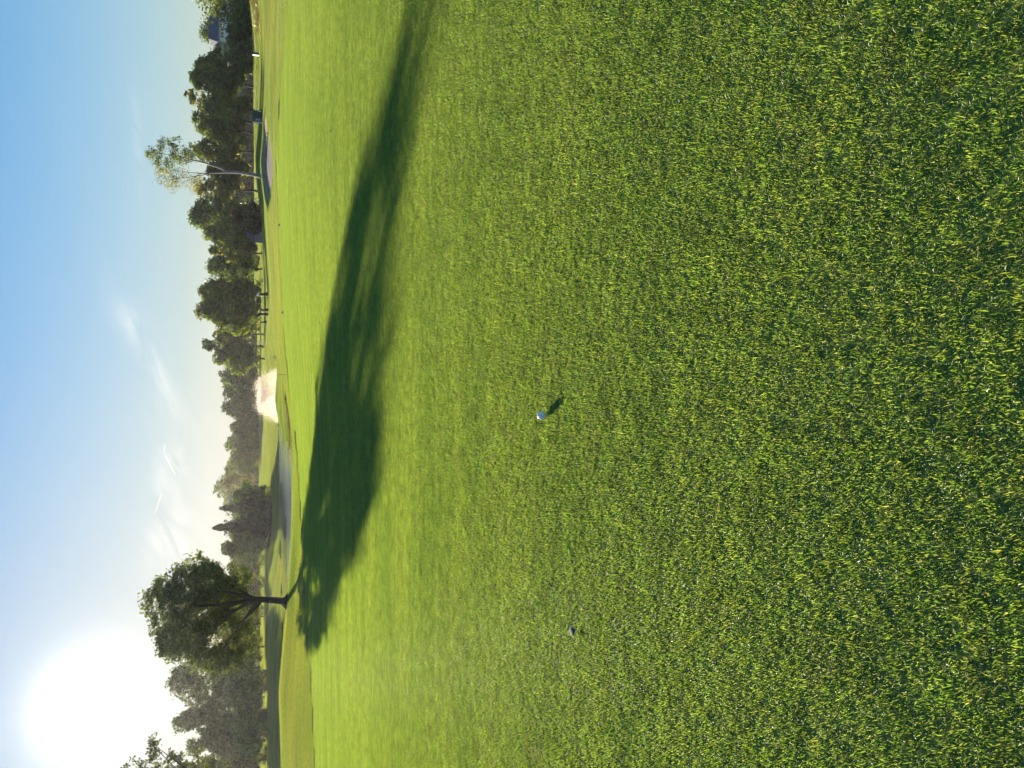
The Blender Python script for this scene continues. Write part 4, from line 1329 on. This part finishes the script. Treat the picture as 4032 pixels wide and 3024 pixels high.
# sedge along the water's edge of the grassy bank
pos = []
for i in range(900):
    u = r.uniform(320, 372)
    Y = np.interp(u, [320, 330, 345, 364, 372], [65, 62.6, 62.4, 61.5, 61]) + r.normal(0, .25)
    X = (u - 384) / 805 * Y
    pos.append((X, Y, gz1(X, Y)))
pos = np.array(pos)
n = len(pos)
sedge = [blades_tile('sedge_tile', .3, 26, .24, .018, .7, G_DRY, 61), blades_tile('sedge_tile', .3, 26, .22, .018, .8, G_ROUGH, 62)]
tag(scatter('bank_sedge', sedge, pos, np.stack([np.zeros(n), np.zeros(n), r.uniform(0, 6, n)], 1), np.ones((n, 3)) * r.uniform(.5, 1.0, (n, 1)), r.integers(0, 2, n)),
    'dark sedge fringing the tip of the grassy bank in the pond', 'sedge', None, 'stuff')
# dry brush patch on the slope at the far right
pos = []
for i in range(120):
    t = r.random()
    u = 768 - 34 * t + r.normal(0, 3)
    Y = 89 - 8 * t + r.normal(0, 2.4)
    X = (u - 384) / 805 * Y
    pos.append((X, Y, gz1(X, Y)))
pos = np.array(pos)
n = len(pos)
tag(scatter('dry_brush', [blades_tile('brush_tile', .8, 60, .32, .03, .7, G_DRY, 63), blades_tile('brush_tile', .8, 60, .25, .03, .7, G_ROUGH, 64)], pos, np.stack([np.zeros(n), np.zeros(n), r.uniform(0, 6, n)], 1), np.ones((n, 3)) * r.uniform(.4, 1.0, (n, 1)), r.integers(0, 2, n)),
    'brown dry brush on the slope at the far right', 'brush', None, 'stuff')

# ------------------------------------------------------------------ golf ball
bc = at(381.5 - 12.9 + 0, 544, 3.50)
bu = (3024 - 1635.6) / 3.9375
bc = at(bu, 2142 / 3.9375, 3.49)
gz0 = gz1(bc.x, bc.y)
BR = .02135
ball = empty('golf_ball', (bc.x, bc.y, gz0))
bmz = BR + .005
import bmesh
bm = bmesh.new()
bmesh.ops.create_icosphere(bm, subdivisions=6, radius=BR)
# dimples
nd_ = 330
ii = np.arange(nd_) + .5
ph = np.arccos(1 - 2 * ii / nd_)
tt = np.pi * (1 + 5 ** .5) * ii
D = np.stack([np.cos(tt) * np.sin(ph), np.sin(tt) * np.sin(ph), np.cos(ph)], 1)
VV = np.array([v.co[:] for v in bm.verts]) / BR
ca_ = (VV @ D.T).max(1)
an = np.arccos(np.clip(ca_, -1, 1))
dep = np.clip(1 - (an / .095) ** 2, 0, 1) * .00028
for v, dd in zip(bm.verts, dep):
    v.co *= (BR - dd) / BR
    v.co.z += bmz
bme = bpy.data.meshes.new('shell')
bm.to_mesh(bme)
bm.free()
bme.polygons.foreach_set('use_smooth', [True] * len(bme.polygons))
m, nt = new_mat('ball_urethane')
p = nd(nt, 'ShaderNodeBsdfPrincipled', {'Base Color': (.80, .80, .80, 1), 'Roughness': .28, 'Subsurface Weight': .12, 'Subsurface Radius': (.004, .004, .004)})
nd(nt, 'ShaderNodeOutputMaterial', {'Surface': p.outputs[0]})
link('shell', bme, m, ball)
# printed dash with an arrow tip, curved over the ball where the camera sees it
n0 = (cam.location - (ball.location + Vector((0, 0, bmz)))).normalized()
rt_ = Vector((1, 0, 0))
up_ = n0.cross(rt_).normalized() * 1.0
rt_ = up_.cross(n0).normalized()


def on_ball(x, y, lift=.00025):
    d_ = (n0 + rt_ * x + up_ * y).normalized()
    return Vector((0, 0, bmz)) + d_ * (BR + lift)


def mark(pts, w, name):
    vs, fs = [], []
    for i, (x, y) in enumerate(pts):
        x2, y2 = pts[min(i + 1, len(pts) - 1)]
        x1, y1 = pts[max(i - 1, 0)]
        dx_, dy_ = x2 - x1, y2 - y1
        l_ = math.hypot(dx_, dy_) or 1
        nx_, ny_ = -dy_ / l_ * w, dx_ / l_ * w
        vs += [on_ball(x + nx_, y + ny_), on_ball(x - nx_, y - ny_)]
    for i in range(len(pts) - 1):
        fs.append((2 * i, 2 * i + 1, 2 * i + 3, 2 * i + 2))
    return MB().add(vs, fs)


mk = mark([(-.52 + .06 * i, -.34 + .048 * i) for i in range(10)], .05, 'm')
mk2 = mark([(-.0, .12), (.08, .10), (.14, -.02)], .03, 'm')
mk.add(mk2.v, mk2.f)
mk.build('printed_mark', BLACK, ball)
tag(ball, 'white golf ball resting on the short grass of the green', 'golf ball')

# dead leaf lying left of the ball, a few crumbs of leaf further out
m, nt = new_mat('dead_leaf')
tcn = nd(nt, 'ShaderNodeTexCoord')
nz = nd(nt, 'ShaderNodeTexNoise', {'Vector': tcn.outputs['Object'], 'Scale': 90.0, 'Detail': 5.0})
col = ramp(nt, nz.outputs['Fac'], [(.3, (.045, .045, .055)), (.7, (.10, .095, .095))])
p = nd(nt, 'ShaderNodeBsdfPrincipled', {'Base Color': col, 'Roughness': .95})
nd(nt, 'ShaderNodeOutputMaterial', {'Surface': p.outputs[0]})


def dead_leaf(X, Y, L, rz, label, group=None):
    z = gz1(X, Y) + .016
    o = empty('fallen_leaf', (X, Y, z), rz)
    o.rotation_euler = (math.radians(7), 0, rz)
    n = 15
    vs, fs = [], []
    for i in range(n):
        t = i / (n - 1)
        w = L * .32 * math.sin(math.pi * t ** .8) * (1 + .28 * math.sin(t * 27)) + L * .006
        cu = L * .12 * math.sin(math.pi * t) + L * .05 * math.sin(5 * t)
        for k_, s_ in ((-1, .10), (-.5, .03), (0, 0), (.5, .05), (1, .14)):
            vs.append((w * k_, L * (t - .5), cu * .5 + abs(w) * s_ * 1.6))
    for i in range(n - 1):
        for j in range(4):
            a = i * 5 + j
            fs.append((a, a + 1, a + 6, a + 5))
    b_ = MB().add(vs, fs).build('blade', m, o, smooth=True)
    sdm = b_.modifiers.new('thick', 'SOLIDIFY')
    sdm.thickness = .0006
    MB().tube([(0, -L * .5, 0), (0, -L * .62, .002), (L * .04, -L * .75, .003)], [L * .012, L * .012, L * .016], 6).build('stalk', BROWN, o)
    tag(o, label, 'leaf', group)


lp = at((3024 - 2486) / 3.9375, 2279 / 3.9375, 3.12)
dead_leaf(lp.x, lp.y, .062, math.radians(35), 'curled dark dead leaf on the grass left of the ball')
for (un, vn, lab) in ((1788, 1455, None), ):
    pass
GL = 'dark crumbs of leaf on the green'
for (yn, xn, Y, lab) in ((1190, 1154, 38, 'dark crumb of leaf high on the green, ahead of the evergreen bush'), (1275, 1261, 19, 'dark crumb of leaf ahead of the long shadow, right of the ball line'),
                         (1437, 1193, 31, 'dark crumb of leaf high on the green near the reddish stake'), (520, 1307, 15, 'dark crumb of leaf on the green ahead of the bunker'),
                         (405, 1255, 21, 'dark crumb of leaf on the right of the green ahead of the utility box')):
    p_ = at((3024 - yn) / 3.9375, xn / 3.9375, Y)
    # slide along the line of sight to the turf
    Yb = Y
    for _ in range(40):
        q_ = at((3024 - yn) / 3.9375, xn / 3.9375, Yb)
        e_ = q_.z - gz1(q_.x, q_.y)
        Yb += e_ * 6
        Yb = min(max(Yb, 5), 48)
    q_ = at((3024 - yn) / 3.9375, xn / 3.9375, Yb)
    dead_leaf(q_.x, q_.y, .05 + .0022 * Yb, random.uniform(0, 6), lab, GL)

# ------------------------------------------------------------------ haze
m, nt = new_mat('haze')
pv = nd(nt, 'ShaderNodeVolumePrincipled', {'Color': (.97, .90, .92, 1), 'Density': 0.00008, 'Anisotropy': 0.62})
nd(nt, 'ShaderNodeOutputMaterial', {'Volume': pv.outputs[0]})
tag(MB().box((0, 165, 13.4), (1000, 480, 33.2)).build('haze', m), 'thin warm haze over the course', None, None, 'stuff')
